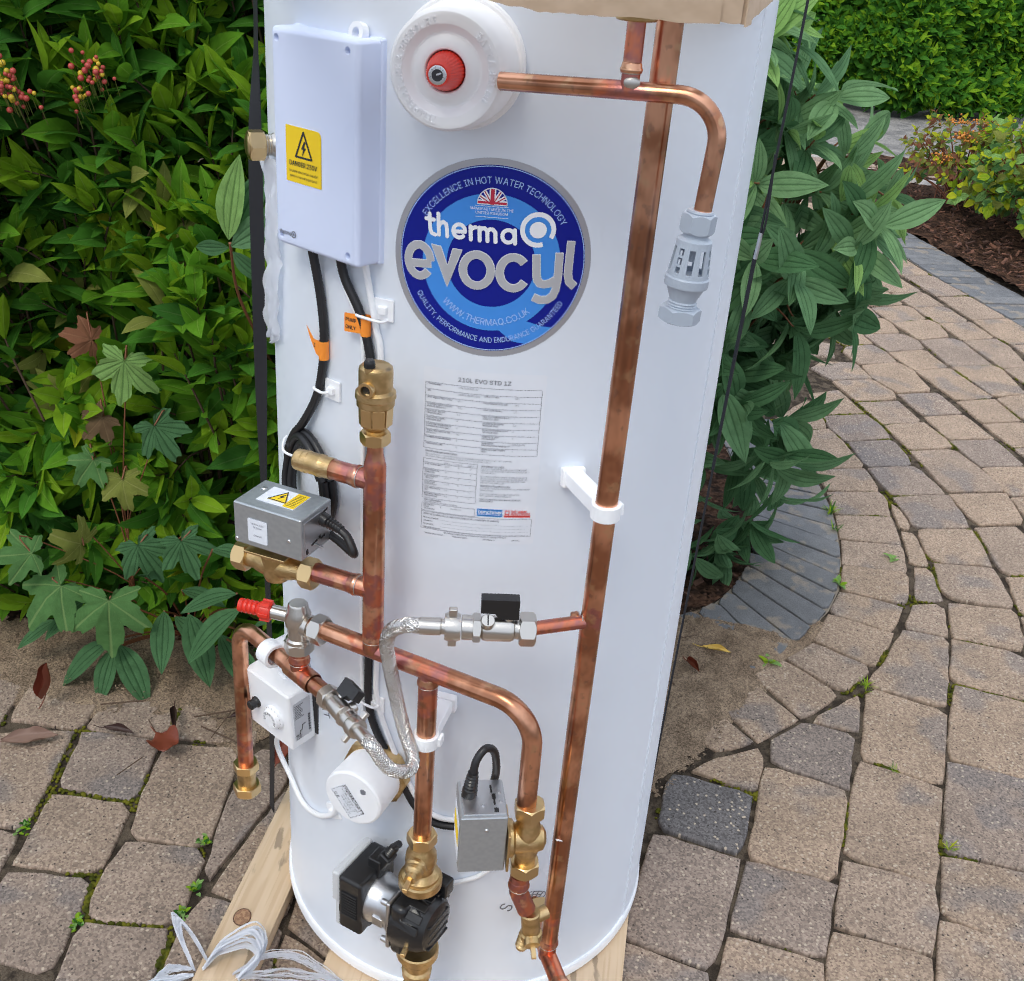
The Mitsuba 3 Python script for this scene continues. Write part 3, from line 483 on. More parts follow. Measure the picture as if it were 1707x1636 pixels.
cp = lathe([(0, .040), (.0095, .040), (.0112, .0385), (.0118, .036), (.0118, .030), (.0124, .029), (.0124, .024), (.0118, .023), (.0118, .012), (.0126, .010), (.0126, .006), (.0116, .004), (.0116, -.006), (.0110, -.006)], 30)
sub(b1, 'end_plug', mv(cp, along(s1[0], ax1)), 'm_brass')
s2 = [np.array([-.186, -.279, zs2]), v3(V, zs2)]
b2 = copper(s2, R22, [v3(V, zs2), s2[0]], .06, label='short red copper branch into the left motorised valve')
collar(b2, np.array([-.135, -.3008, zs2]), nrm(s2[1] - s2[0]), R22 + .0004)
# long level run, bending down into the right motorised valve
hp = fillet([v3(B0, zh) + hd * .02, v3(E0, zh), v3(E0, .51)], [0, .046, 0], 16)
RUN = copper(hp, R22, [v3(V, zh), v3(D0, zh)], .06, label='long mottled copper run across the lower front with a swept bend')
# drop from the run to the pump
drop = [v3(D0, zh), v3(D0, .39)]
DROP = copper(drop, R22, [v3(D0, zh - .022)], .042, label='copper drop pipe from the long run down to the pump')
collar(DROP, v3(D0, zh - .020), (0, 0, -1), R22 + .0005)
# tall pipe on the right
tall = [np.array([.1110, -.352, .218]), np.array([.1205, -.378, 1.375])]
def tallp(z): return tall[0] + (tall[1] - tall[0]) * (z - tall[0][2]) / (tall[1][2] - tall[0][2])
TALL = copper(tall, R22, [tallp(.225), tallp(.735), tallp(.30)], .028, label='tall brown copper pipe running the whole height on the right')
collar(TALL, tallp(.240), (0, 0, -1), R22 + .0005)
sub(TALL, 'scratch', mv(rbox((.010, .0012, .003), .0005), frame(tallp(.430) + [-.004, -.0106, 0], (1, .35, -.35), (0, 0, 1))), 'm_white_plastic', label='white paint chip on the tall pipe')
# relief discharge pipe crossing in front of the tall pipe
dz = 1.2625; DJ = np.array([.092, -.390, dz + .003])
dis = fillet([[-.012, -.346, dz - .003], DJ, [.1675, -.4055, dz + .004], [.1612, -.405, 1.160]], [0, .3, .034, 0], 12)
DIS = copper(dis, R15, [DJ], .04, label='thin copper discharge pipe from the relief valve bending down to the grey tundish')
up = copper([DJ, DJ + [.0005, .002, .075]], R15, [DJ + [0, 0, .02], DJ + [0, 0, .055]], .05, label='short red copper stub rising from the discharge pipe under the carton')
collar(up, DJ + [0, 0, .0135], (0, 0, -1), R15 + .0006, .008, .4)
sub(up, 'flange', mv(cyl(.0165, .006, 36, .001), along(DJ + [0, .002, .052], (0, 0, 1))), 'm_brass')
sub(DIS, 'solder_blob', mv(mv(trimesh.creation.icosphere(3, .0062), np.diag([1.1, .45, .8, 1])), trimesh.transformations.translation_matrix(DJ + [.001, -.0058, .0065])), 'm_solder', True)
# filling branch out of the tall pipe
fj = tallp(.736); fl = np.array([.056, -.384, .736]); FILL = copper([fl, fj], R15 - .0002, [fj, fl + [.02, 0, 0]], .045, label='short copper branch between the filling valve and the tall pipe')
collar(FILL, fj + [-.0135, 0, 0], (1, 0, 0), R15 + .0006, .008, .3)
sub(TALL, 'solder_ring', mv(tube(np.c_[np.cos(np.linspace(0, 2 * PI, 25)), np.sin(np.linspace(0, 2 * PI, 25)), np.zeros(25)] * .0092, .0011, 7, False)[0], along(fj + [-.0096, 0, 0], (1, 0, 0))), 'm_solder', True)
# branch under the bypass valve, to the left-hand hanging leg
zw = .566; W0 = np.array([-.302, -.1665, zw]); W1 = np.array([-.172, -.2973, zw]); wd = nrm(W1 - W0)
leg = fillet([[-.3045, -.164, .325], [-.3035, -.1650, zw + .001], W1], [0, .034, 0], 12)
LEG = copper(leg, R22 - .0007, [W1 - wd * .05, np.array([-.3045, -.164, .36])], .05, label='hooked copper leg hanging on the left behind the thermostat')
bst = copper([v3(B0, zh - .03), v3(B0, zw + .002)], R22, [v3(B0, zw + .02)], .03, label='short orange copper stub under the nickel bypass valve'); collar(bst, v3(B0, zw + .016), (0, 0, -1), R22 + .0008)
m = mv(lathe([(R22 + .001, -.024), (R22 + .0018, -.022), (R22 + .0018, .022), (R22 + .001, .024)], 30), along(v3(B0, zw) + wd * .004, wd)); sub(LEG, 'tee', m, 'm_copper', True, None, np.tile([[0, .75]], (len(m.vertices), 1)))
for h, af, k in ((.325, .030, .013), (.286, .033, .014)): sub(LEG, 'brass_nut', mv(hexnut(af, k), along([-.3045, -.164, h], (.0, .0, 1))), 'm_brass_nut', 20)
sub(LEG, 'brass_body', mv(lathe([(.0, 0), (.0125, 0), (.0125, .035), (.0148, .037), (.0148, .043), (.0125, .044), (.0, .044)], 30), along([-.3045, -.164, .292], (0, 0, 1))), 'm_brass')
# pipe out of the casing at the foot, to the tall pipe and on towards the front
fo = radial(20.0); F0 = at_deg(20.0, .208, 0.0)
FEED = copper([F0, tallp(.222), tallp(.222) + nrm(np.array([.35, -1, -.05])) * .055], R22 - .0003, [tallp(.225), tallp(.225) + nrm(np.array([.35, -1, 0])) * .05], .045, label='copper foot pipe passing from the casing under the tall pipe')
collar(FEED, tallp(.222) + nrm(np.array([.35, -1, -.05])) * .052, nrm(np.array([.35, -1, 0])), R22 + .0006)
sub(FEED, 'brass_end', mv(lathe([(.0, .05), (.012, .05), (.0135, .02), (.0125, 0), (0, 0)], 30), along(tallp(.222) + nrm(np.array([.35, -1, -.05])) * .054, nrm(np.array([.35, -1, -.1])))), 'm_brass')
sub(FEED, 'casing_nut', mv(hexnut(.036, .016), along(at_deg(20.0, .211, .012), fo)), 'm_brass_nut', 20)

# --- automatic air vent ------------------------------------------------------------------------
vent = lathe([(.0, .078), (.0135, .078), (.0165, .0755), (.0172, .072), (.0172, .053), (.0202, .050), (.0206, .044), (.0192, .042), (.0192, .036), (.0172, .034), (.0165, .016), (.0120, .010), (.0095, .008), (.0095, .0), (0, 0)], 44)
VENT = part('air_vent', mv(vent, along(v3(V, .905), (0, 0, 1))), 'm_brass', 28, 'brass bottle air vent on top of the left riser')
sub(VENT, 'brass_nut', mv(hexnut(.0275, .013), along(v3(V, .898), (0, 0, 1))), 'm_brass_nut', 20)
for k in range(8):
    a = k * PI / 4 + .3; sub(VENT, 'facet', mv(rbox((.012, .001, .019), .0004), frame(v3(V, .930) + [math.sin(a) * .0166, -math.cos(a) * .0166, 0], (math.cos(a), math.sin(a), 0), (-math.sin(a), math.cos(a), .05))), 'm_brass_nut') if k in (0, 1, 7) else None
pt = v3(V, .962) + radial(-22) * .0165
sub(VENT, 'side_outlet', mv(lathe([(.0052, -.010), (.0085, -.010), (.0085, .004), (.0080, .005), (.0052, .005), (.0052, -.004), (.0, -.004)], 28), along(pt, radial(-22))), 'm_brass_nut')
sub(VENT, 'outlet_hole', mv(cyl(.0053, .003, 24), along(pt - radial(-22) * .002, radial(-22))), 'm_black_plastic')
sub(VENT, 'screw_post', mv(cyl(.0052, .026, 24, .0006), along(v3(V, .958) + radial(-25) * .0118, (0, 0, 1))), 'm_brass')
sub(VENT, 'black_cap', mv(lathe([(0, .008), (.004, .008), (.0052, .006), (.0056, .004), (.0056, 0), (0, 0)], 24), along(v3(V, .984) + radial(-25) * .0118, (0, 0, 1))), 'm_black_plastic')

# --- motorised valves --------------------------------------------------------------------------
def zone_body(o, axis, up, s=1.0, nuts=(0, 1)):
    """Brass two-port body along axis (its middle at o), bowl bulging along -up, flange along +up."""
    M = frame(o, axis, np.cross(up, axis)); q = []      # x = axis, z = up
    q.append(mv(lathe([(.0, -.036), (.0118, -.036), (.0118, -.026), (.0135, -.022), (.0155, -.012), (.0165, 0), (.0155, .012), (.0135, .022), (.0118, .026), (.0118, .036), (.0, .036)], 34), M @ along([0, 0, -.004], (1, 0, 0))))
    bowl = lathe([(.0, -.026), (.007, -.0255), (.0135, -.022), (.0165, -.014), (.0172, -.004), (.0172, .010), (.0215, .013), (.0215, .017), (.0, .017)], 36); q.append(mv(bowl, M))
    b = part('zone_valve', cat(*q), 'm_brass', 40)
    for sgn in (-1, 1): sub(b, 'brass_nut', mv(hexnut(.0315, .017), M @ along([sgn * .043 - .0085, 0, -.004], (1, 0, 0))), 'm_brass_nut', 20)
    sub(b, 'mounting_plate', mv(rbox((.052, .052, .003), .001), M @ trimesh.transformations.translation_matrix([0, 0, .019])), 'm_brass')
    return b, M
va = nrm([.932, -.362, 0]); vo = np.array([-.2325, -.2595, zs2 - .001])
Z1, M1 = zone_body(vo, va, (0, 0, 1)); tag(Z1, 'left motorised valve, its grey box lying flat on the brass body')
AM = frame(np.array([-.222, -.269, .779]), (math.cos(-.42), math.sin(-.42), 0), (-math.sin(-.42), math.cos(-.42), 0)); AD = (.087, .059, .0505)
def actuator(Z, M, dims, open_end):
    """Folded sheet-metal cover: top and two sides, with a recessed end plate on the +x end."""
    w, d, h = dims; q = Z
    sub(q, 'actuator', mv(rbox((w, d, h), .0022, 2), M), 'm_galvanised', 30)
    return q
actuator(Z1, AM, AD, True)
def on(M, x, y, z): return (M @ np.array([x, y, z, 1.0]))[:3]
def face(M, o, x, y): return M @ frame(np.array(o, float), x, y)
w, d, h = AD
sub(Z1, 'end_plate', mv(rbox((.0012, d - .010, h - .010), .0004), face(AM, (w / 2 + .0002, 0, -.001), (1, 0, 0), (0, 1, 0))), 'm_alu', label='pale end plate with slots')
for (y, z, a, b) in ((-.006, -.012, .012, .0022), (.004, -.010, .004, .004), (.010, -.012, .009, .0025), (-.020, -.017, .004, .006), (.016, .018, .008, .0025)):
    sub(Z1, 'slot', mv(rbox((.0008, a, b), .0003), face(AM, (w / 2 + .0010, y, z), (1, 0, 0), (0, 1, .15))), 'm_black_plastic')
sub(Z1, 'lever', mv(rbox((.012, .003, .0022), .0006), face(AM, (w / 2 + .005, -.004, -.016), (1, -.1, -.1), (0, 1, 0))), 'm_alu', label='small bright manual lever')
tp = face(AM, (-.002, .002, h / 2 + .0003), (1, 0, 0), (0, 1, 0))
sub(Z1, 'warning_sticker', mv(slab(sbox(-.022, -.017, .026, .017), .0004), tp), 'm_paper', label='white sticker with a yellow warning triangle')
sub(Z1, 'sticker_yellow', mv(cat(slab(Polygon([(-.012, -.010), (.012, -.010), (0, .013)]), .0003, .0007), slab(sbox(.011, -.016, .0255, .016), .0003, .0007)), tp @ trimesh.transformations.rotation_matrix(0, [0, 0, 1])), 'm_yellow')
tri = Polygon([(-.012, -.010), (.012, -.010), (0, .013)]); bolt = Polygon([(.0010, .0075), (-.0035, -.0005), (-.0006, -.0005), (-.0022, -.0075), (.0036, .0012), (.0006, .0012), (.0032, .0075)])
sub(Z1, 'sticker_print', mv(cat(slab(tri.difference(tri.buffer(-.0011)), .0003, .0011), slab(affinity.scale(bolt, .72, .72, origin=(0, 0)), .0003, .0011), *[slab(sbox(.013, y, .0235, y + .0006), .0002, .0011) for y in np.arange(-.013, .014, .0031)]), tp), 'm_black_ink')
fr = face(AM, (-.012, -d / 2 - .0003, -.004), (1, 0, 0), (0, 0, 1))
sub(Z1, 'rating_sticker', mv(slab(sbox(-.0125, -.014, .0125, .014).buffer(-.0015).buffer(.0015), .0004), fr), 'm_paper', label='small white rating sticker on the valve cover')
sub(Z1, 'sticker_print', mv(cat(*[line_of(t, hh, 0, y, False, True, .9) for t, hh, y in (('V4043H 1106', .0019, .0075), ('2W 22mm', .0019, .0035), ('Order 08', .0021, -.0065))]), fr @ trimesh.transformations.translation_matrix([0, 0, .0007])), 'm_grey_ink', False)
for x, z in ((.028, -.004), (-.040, -.020)): sub(Z1, 'screw', mv(lathe([(0, .0012), (.0016, .0012), (.0022, .0004), (.0022, 0), (0, 0)], 16), face(AM, (x, -d / 2, z), (1, 0, 0), (0, 0, 1))), 'm_alu')
sub(Z1, 'screw', mv(lathe([(0, .001), (.003, .001), (.0038, 0), (0, 0)], 20), face(AM, (-.032, .012, h / 2), (1, 0, 0), (0, 1, 0))), 'm_alu')
def gland(par, o, ax, s=1.0):
    pr = [(0, -.004), (.0075, -.004), (.0075, .006)]
    for k in range(5): pr += [(.0072 - k * .0003, .007 + k * .0036), (.0050, .0085 + k * .0036), (.0050, .0100 + k * .0036)]
    pr += [(.0052, .026), (0, .026)]
    return sub(par, 'cable_gland', mv(lathe([(r * s, hh * s) for r, hh in pr], 26), along(o, ax)), 'm_black_plastic', 20)
g0 = on(AM, w / 2 + .001, .010, .010); gx = nrm(AM[:3, 0] + [0, -.1, -.25]); gland(Z1, g0, gx)
def cable(par, pts, r, name='cable', mat='m_black_rubber', label=None, n=12): return put(name, tube(spline(pts, n), r, 12)[0], mat, par, label, True)
e0 = g0 + gx * .022
cable(Z1, [e0, e0 + gx * .012 + [0, 0, -.004], on(AM, w / 2 + .044, .004, -.016), on(AM, w / 2 + .034, .016, -.026), on(AM, w / 2 + .006, .026, -.021), on(AM, .0, .034, -.01)], .0046)

Z2, M2 = zone_body(v3(E0, .462), (0, 0, 1), (-1, -.10, 0)); tag(Z2, 'right motorised valve, its grey box standing upright left of the brass body')
A2 = frame(np.array([.0148, -.397, .474]), (math.cos(.13), math.sin(.13), 0), (-math.sin(.13), math.cos(.13), 0)); w, d, h = .052, .060, .080
actuator(Z2, A2, (w, d, h), False)
t2 = face(A2, (0, 0, h / 2 + .0003), (1, 0, 0), (0, 1, 0))
sub(Z2, 'end_plate', mv(rbox((w - .006, d - .006, .0012), .0004), face(A2, (.001, .002, h / 2 + .0004), (1, 0, 0), (0, 1, 0))), 'm_alu', label='pale top plate with slots')
for (x, y, a, b) in ((.011, .014, .0022, .012), (.013, .002, .004, .008), (.013, -.006, .002, .010), (.014, -.019, .005, .006)): sub(Z2, 'slot', mv(rbox((a, b, .0008), .0003), t2 @ trimesh.transformations.translation_matrix([x, y, .0011])), 'm_black_plastic')
for (x, y) in ((.020, .008), (.020, -.006), (.0, -.012)): sub(Z2, 'screw', mv(lathe([(0, .0016), (.0014, .0016), (.0019, 0), (0, 0)], 16), t2 @ trimesh.transformations.translation_matrix([x, y, .0008])), 'm_alu')
sub(Z2, 'screw', mv(lathe([(0, .0012), (.0016, .0012), (.0022, .0004), (.0022, 0), (0, 0)], 16), face(A2, (.003, -d / 2, .022), (1, 0, 0), (0, 0, 1))), 'm_alu')
sub(Z2, 'side_sticker', mv(slab(sbox(-.022, -.030, .022, .024), .0004), face(A2, (-w / 2 - .0003, 0, 0), (0, -1, 0), (0, 0, 1))), 'm_paper', label='sticker on the left side of the valve cover')
sub(Z2, 'sticker_yellow', mv(slab(sbox(-.020, -.010, .020, .010), .0003, .0006), face(A2, (-w / 2 - .0003, 0, 0), (0, -1, 0), (0, 0, 1))), 'm_yellow')
g2 = on(A2, -.014, .006, h / 2 + .002); gz = nrm([.10, .06, 1]); gland(Z2, g2, gz, 1.15); e2 = g2 + gz * .028
cable(Z2, [e2, e2 + [.003, .004, .016], e2 + [.012, .012, .026], e2 + [.022, .022, .014], e2 + [.026, .030, -.018], e2 + [.024, .040, -.05]], .0046)
stub = fillet([v3(E0, .406), v3(E0, .379), v3(E0, .379) + [.012, .0, -.030]], [0, .02, 0])
ST = copper(stub, R22, [v3(E0, .40), v3(E0, .37)], .05, label='short red copper elbow below the right motorised valve'); collar(ST, v3(E0, .386), (0, 0, -1), R22 + .0006)
# drain cock on the foot pipe
dk = v3(E0, .346) + [.0165, .0, 0]; da = nrm([.10, -.05, -1])
DK = part('drain_cock', mv(lathe([(0, .0), (.0105, .0), (.0118, .002), (.0112, .006), (.0112, .030), (.0132, .032), (.0132, .040), (.0, .040)], 30), along(dk, da)), 'm_brass', 30, 'brass drain cock with a square key and ribbed hose tail')
sub(DK, 'side_boss', mv(lathe([(0, -.004), (.009, -.004), (.0095, .012), (.0065, .013), (0, .013)], 26), along(dk + da * .034 + [0, -.004, 0], nrm([.15, -1, -.35]))), 'm_brass')
sub(DK, 'square_key', mv(rbox((.0058, .0058, .020), .0006), along(dk + da * .034 + nrm([.15, -1, -.35]) * .020, nrm([.15, -1, -.35]))), 'm_brass_nut')
tl = [(0, 0)] + [p for k in range(4) for p in ((.0062, k * .0055), (.0080, k * .0055 + .003), (.0062, k * .0055 + .0045))] + [(.0060, .024), (0, .024)]
sub(DK, 'hose_tail', mv(lathe(tl, 26), along(dk + da * .034 + [-.006, 0, 0], nrm([-.20, -.1, -1]))), 'm_brass')
sub(DK, 'side_arm', mv(lathe([(0, 0), (.007, 0), (.0085, .006), (.0085, .022), (0, .022)], 24), along(dk + da * .012, nrm([.75, .45, .1]))), 'm_brass')

# --- bypass valve, isolating valves, flexible filling hose --------------------------------------
by = lathe([(0, .024), (.010, .024), (.0115, .022), (.0130, .014), (.0150, .010), (.0158, .002), (.0150, -.006), (.0128, -.010), (.0128, -.022), (.0152, -.024), (.0152, -.030), (.0, -.030)], 36)
BY = part('bypass_valve', mv(by, along(v3(B0, zh), (0, 0, 1))), 'm_nickel', 30, 'nickel bypass valve with a red cap on the left end of the long run')
arm = lathe([(0, -.004), (.0125, -.004), (.0125, .012), (.0138, .013), (.0138, .018), (.0120, .019), (.0120, .024), (0, .024)], 32)
sub(BY, 'side_arm', mv(arm, along(v3(B0, zh) + [0, 0, -.003], hd)), 'm_nickel')
sub(BY, 'union_nut', mv(hexnut(.031, .016), along(v3(B0, zh) + [0, 0, -.002] + hd * .022, hd)), 'm_nickel', 20)
sub(BY, 'union_nut', mv(hexnut(.031, .014), along(v3(B0, zh - .042), (0, 0, 1))), 'm_nickel', 20)
la = nrm([-.95, .18, .05]); lo = v3(B0, zh + .004)
sub(BY, 'spindle', mv(lathe([(0, 0), (.0085, 0), (.0085, .034), (.0075, .036), (0, .036)], 26), along(lo, la)), 'm_nickel')
capp = [(0, .0), (.0105, .0), (.0115, .002), (.0115, .012), (.0095, .014)] + [p for k in range(4) for p in ((.0085, .016 + k * .0055), (.0072, .0175 + k * .0055), (.0085, .019 + k * .0055))] + [(.0078, .040), (0, .040)]
rc = lathe(capp, 26); sub(BY, 'red_cap', mv(rc, along(lo + la * .032, la)), 'm_red_plastic', 25, 'ribbed red adjusting cap')
for k in range(6):
    a = k * PI / 3; sub(BY, 'red_lug', mv(rbox((.003, .005, .012), .0008), along(lo + la * .039, la) @ trimesh.transformations.rotation_matrix(a, [0, 0, 1]) @ trimesh.transformations.translation_matrix([.0115, 0, 0])), 'm_red_plastic')
def ball_valve(o, ax, up, s=1.0):
    """Nickel isolating valve from o along ax, its black lever towards up; returns the key."""
    M = along(o, ax, up) @ np.diag([s, s, s, 1])     # z = along, y = up
    b = lathe([(0, 0), (.0115, 0), (.0120, .001), (.0120, .012), (.0098, .014), (.0098, .018), (.0118, .020), (.0125, .024), (.0125, .046), (.0112, .049), (.0098, .050), (.0098, .054), (0, .054)], 32)
    k = part('isolating_valve', mv(b, M), 'm_nickel', 28)
    sub(k, 'hex_collar', mv(hexnut(.0245, .008), M @ trimesh.transformations.translation_matrix([0, 0, .010])), 'm_nickel', 20)
    sub(k, 'union_nut', mv(hexnut(.0285, .016), M @ trimesh.transformations.translation_matrix([0, 0, .054])), 'm_nickel', 20)
    sub(k, 'screw_port', mv(lathe([(0, 0), (.0068, 0), (.0068, .017), (.0060, .0185), (0, .0185)], 24), M @ along([0, 0, .024], nrm([-.55, .85, 0]))), 'm_nickel')
    sub(k, 'screw_slot', mv(rbox((.010, .0014, .001), .0003), M @ along(np.array([0, 0, .024]) + nrm([-.55, .85, 0]) * .0187, nrm([-.55, .85, 0]))), 'm_black_plastic')
    sub(k, 'stem', mv(cyl(.0052, .018, 20), M @ along([0, 0, .044], (0, 1, 0))), 'm_nickel')
    lv = Polygon([(-.008, .0), (.008, .0), (.008, .019), (-.026, .019), (-.026, .006), (-.013, .006), (-.008, -.001)]).buffer(.0012).buffer(-.0002)
    m_ = slab(lv, .012, -.006); sub(k, 'lever', mv(m_, M @ frame(np.array([0, .015, .044]), (0, 0, 1), (0, 1, 0))), 'm_black_plastic', 30, 'black plastic lever')
    ws = lathe([(0, -.016), (.0125, -.016), (.0135, -.013), (.0135, -.004), (.0125, -.001), (0, -.001)], 30); sub(k, 'wing_nut', mv(ws, M), 'm_nickel', 28)
    for a in (0, PI): sub(k, 'wing', mv(rbox((.006, .012, .008), .0012), M @ trimesh.transformations.rotation_matrix(a + .1, [0, 0, 1]) @ trimesh.transformations.translation_matrix([0, .0165, -.0085])), 'm_nickel')
    sub(k, 'hose_ferrule', mv(lathe([(0, -.040), (.0080, -.040), (.0084, -.038), (.0084, -.020), (.0075, -.019), (.0075, -.016), (0, -.016)], 26), M), 'm_nickel', 28)
    return k, M
IV1, MI1 = ball_valve(np.array([-.0185, -.390, .736]), (1, .05, 0), (0, 0, 1), 1.08); tag(IV1, 'nickel filling valve with black lever between the hose and the tall pipe')
va2 = nrm([.56, -.81, .06]); o2 = W1 + va2 * .064
IV2, MI2 = ball_valve(o2, -va2, (.62, .30, .75), .92); tag(IV2, 'nickel isolating valve with black lever below the thermostat branch')
h0 = np.array([-.0185, -.390, .736]) - nrm([1, .05, 0]) * .042; h1 = o2 + va2 * .036
hpth = spline([h0, h0 - [.008, 0, 0], [-.0737,-.3868,.7325], [-.0899,-.375,.7175], [-.0972,-.362,.6926], [-.0961,-.350,.6606], [-.0883,-.340,.6047], [-.0770,-.345,.5588], [-.0668,-.358,.5370], [-.0660,-.373,.5315], [-.0755,-.385,.5355], [-.0910,-.392,.5474], h1 + va2 * .014, h1], 12); pm, uvh = tube(hpth, .0064, 18)
HOSE = part('filling_hose', pm, 'm_braid', True, 'steel braided flexible filling hose looping down the front', uvh)
sub(HOSE, 'wire_braid', braid(hpth, .0068), 'm_braid', True)

# --- wiring box ---------------------------------------------------------------------------------
by_ = math.radians(-39.6); WB = frame(np.array([-.1765, -.222, 1.171]), (math.cos(by_), math.sin(by_), 0), (-math.sin(by_), math.cos(by_), 0)); bw, bd, bh = .122, .036, .208
def to_m3(m): return m3.Manifold(m3.Mesh(np.asarray(m.vertices, np.float32), np.asarray(m.faces, np.uint32)))
shell = rbox((bw, bd, bh), .0055, 3)
back = rbox((bw + .002, .010, bh + .002), .003, 2); back.apply_translation([0, bd / 2 - .003, 0])
man = to_m3(shell) + to_m3(back)
holes = [(-.052, .094), (.047, .094), (-.052, -.094), (.047, -.094)]
for x, z in holes: man = man - to_m3(mv(lathe([(0, 0), (.0026, 0), (.0030, .006), (.0042, .0085), (.0042, .012), (0, .012)], 24), along([x, -bd / 2 + .0075, z], (0, -1, 0))))
WBK = part('wiring_box', mv(from_m3(man), WB), 'm_lilac_plastic', 30, 'pale lilac wiring box with a yellow danger sticker')
for x, z in holes: sub(WBK, 'screw', mv(cyl(.0024, .002, 18), WB @ along([x, -bd / 2 + .0074, z], (0, -1, 0))), 'm_slot_dark')
WF = WB @ frame(np.array([0, -bd / 2 - .0003, 0]), (1, 0, 0), (0, 0, 1))
stk = sbox(-.0405, -.037, .0105, .0165).union(Point(0, 0).buffer(0)); stk = sbox(-.0405, -.037, .0105, .0165).difference(sbox(.0045, .0105, .02, .03)).union(Point(.0045, .0105).buffer(.006, 8))
sub(WBK, 'danger_sticker', mv(slab(stk, .0005), WF), 'm_yellow', label='yellow electrical danger sticker')
tr = Polygon([(-.0255, -.0115), (-.0025, -.0115), (-.0140, .0125)]).buffer(.001); bo = affinity.translate(affinity.scale(bolt, .95, .95, origin=(0, 0)), -.014, -.003)
prints = [slab(tr.difference(tr.buffer(-.0018)), .0003, .0008), slab(bo, .0003, .0008), line_of('DANGER 230V', .0046, -.015, -.0208, True, True, .92)]
for t, y in (('Isolate electrical supply', -.0272), ('before removing cover', -.0322)): prints.append(line_of(t, .0024, -.015, y, False, True, 1.12))
for q in prints[2:]: q.apply_translation([0, 0, .0009])
sub(WBK, 'sticker_print', mv(cat(*prints), WF), 'm_black_ink', False)
lg = line_of('therma', .0042, -.054, -.0925, True, False, .95); lg2 = slab(ring((-.0325, -.0905), .0034, .0036, .0009).union(Point(-.0325, -.0905).buffer(.0013)), .0002, .0002); lg.apply_translation([0, 0, .0004])
sub(WBK, 'logo', mv(cat(lg, lg2), WF), 'm_grey_ink', False)
sub(WBK, 'hanging_eye', mv(lathe([(.0045, -.004), (.0095, -.004), (.0095, .004), (.0045, .004), (.0045, -.004)], 30), WB @ along([.036, .006, bh / 2 + .003], (0, -1, .2))), 'm_white_plastic')

# --- temperature and pressure relief valve --------------------------------------------------------
RD = -10.0; ro = at_deg(RD, 1.2628, -.004); ra = radial(RD); RM = along(ro, ra)
KP = .0085
prof = [(0, .0), (.0560, .0), (.0575, .002), (.0575, .010), (.0555, .0125), (.0530, .0130), (.0524, .016), (.0512, .056), (.0498, .0655), (.0470, .0700), (.0445, .0708), (.0375, .0706), (.0345, .0690), (.0310, .0662), (.0290, .0662), (.0255, .0690), (.0210, .0705), (.0182, .0702), (.0172, .0690), (.0168, .064), (.0168, .050), (0, .050)]
RV = part('relief_valve', mv(lathe(prof, 90), RM), 'm_valve_white', 26, 'white domed pressure relief valve with a red knob')
kp = [(0, .048), (.0160, .048), (.0160, .070), (.0150, .074), (.0118, .089), (.0098, .096), (.0090, .0975), (0, .0975)]
kn = lathe(kp, 64); r_ = np.hypot(kn.vertices[:, 0], kn.vertices[:, 1]); an = np.arctan2(kn.vertices[:, 1], kn.vertices[:, 0]); hh_ = kn.vertices[:, 2]
f_ = np.where((hh_ > .06) & (hh_ < .094) & (r_ > .008), 1 + .022 * np.cos(an * 32), 1); kn.vertices[:, :2] *= f_[:, None]
sub(RV, 'knob', mv(kn, RM), 'm_red_plastic', 20, 'ribbed red knob')
sub(RV, 'knob_disc', mv(lathe([(0, .0980), (.0068, .0980), (.0078, .0976), (.0078, .0965), (0, .0965)], 36), RM), 'm_alu')
sub(RV, 'disc_mark', mv(cat(slab(Point(0, 0).buffer(.0048).difference(Polygon([(-.001, -.0006), (.0036, .0012), (.0030, .0026), (-.0012, .0010)])), .0003), arc_text('PUSH TEST', .0013, .0061, 120)), RM @ trimesh.transformations.translation_matrix([0, 0, .0982])), 'm_black_ink', False)
def thick(m, h):
    """A flat mesh given thickness, for raised lettering."""
    e = m.edges_sorted; u, c = np.unique(e, axis=0, return_counts=True); b = {tuple(x) for x in u[c == 1]}; n = len(m.vertices); side = []
    for a, d in m.edges:
        if (min(a, d), max(a, d)) in b: side += [[a, d, d + n], [a, d + n, a + n]][::1]
    v = np.vstack([m.vertices, m.vertices - [0, 0, h]]); return trimesh.Trimesh(v, np.vstack([m.faces, np.array(side)[:, ::-1]]), process=False)
for let in (arc_text('TEMPERATURE & PRESSURE', .0058, .0410, 80, -92, True, True), arc_text('RELIEF VALVE', .0058, .0410, 43, 98, False, True)): sub(RV, 'raised_lettering', mv(thick(let, .0022), RM @ trimesh.transformations.translation_matrix([0, 0, .0724])), 'm_valve_white', False)

# --- round badge ------------------------------------------------------------------------------------
BU, BZ, BR = -.0113, 1.0845, .0978
ROT = math.radians(4.3)                      # its artwork was traced level
def tz(pts):                                   # artwork units -> metres on the badge
    p = (np.asarray(pts, float) - [770, 820]) * [1, -1] / 715.0 * BR; c, s = math.cos(ROT), math.sin(ROT); return np.stack([p[:, 0] * c - p[:, 1] * s, p[:, 0] * s + p[:, 1] * c], -1)
def art(lines, w, cap=2): return union_all([LineString(tz(l)).buffer(w / 715 * BR, 8, cap_style=cap) for l in lines])
def ell(cx, cy, rx, ry, a0=0, a1=360, n=40):
    t = np.radians(np.linspace(a0, a1, n)); return [(cx + rx * math.cos(x), cy - ry * math.sin(x)) for x in t]
def lay(name, poly, mat, off, label=None, e=.012): return sub(BADGE, name, wrap(sheet(poly), BU, BZ, off, 0, e), mat, True, label)
disc = Point(0, 0).buffer(1, 48)
BADGE = part('badge', wrap(sheet(affinity.scale(disc, BR, BR)), BU, BZ, .0004, 0, .012), 'm_silver_foil', True, 'large round blue badge with a silver rim')
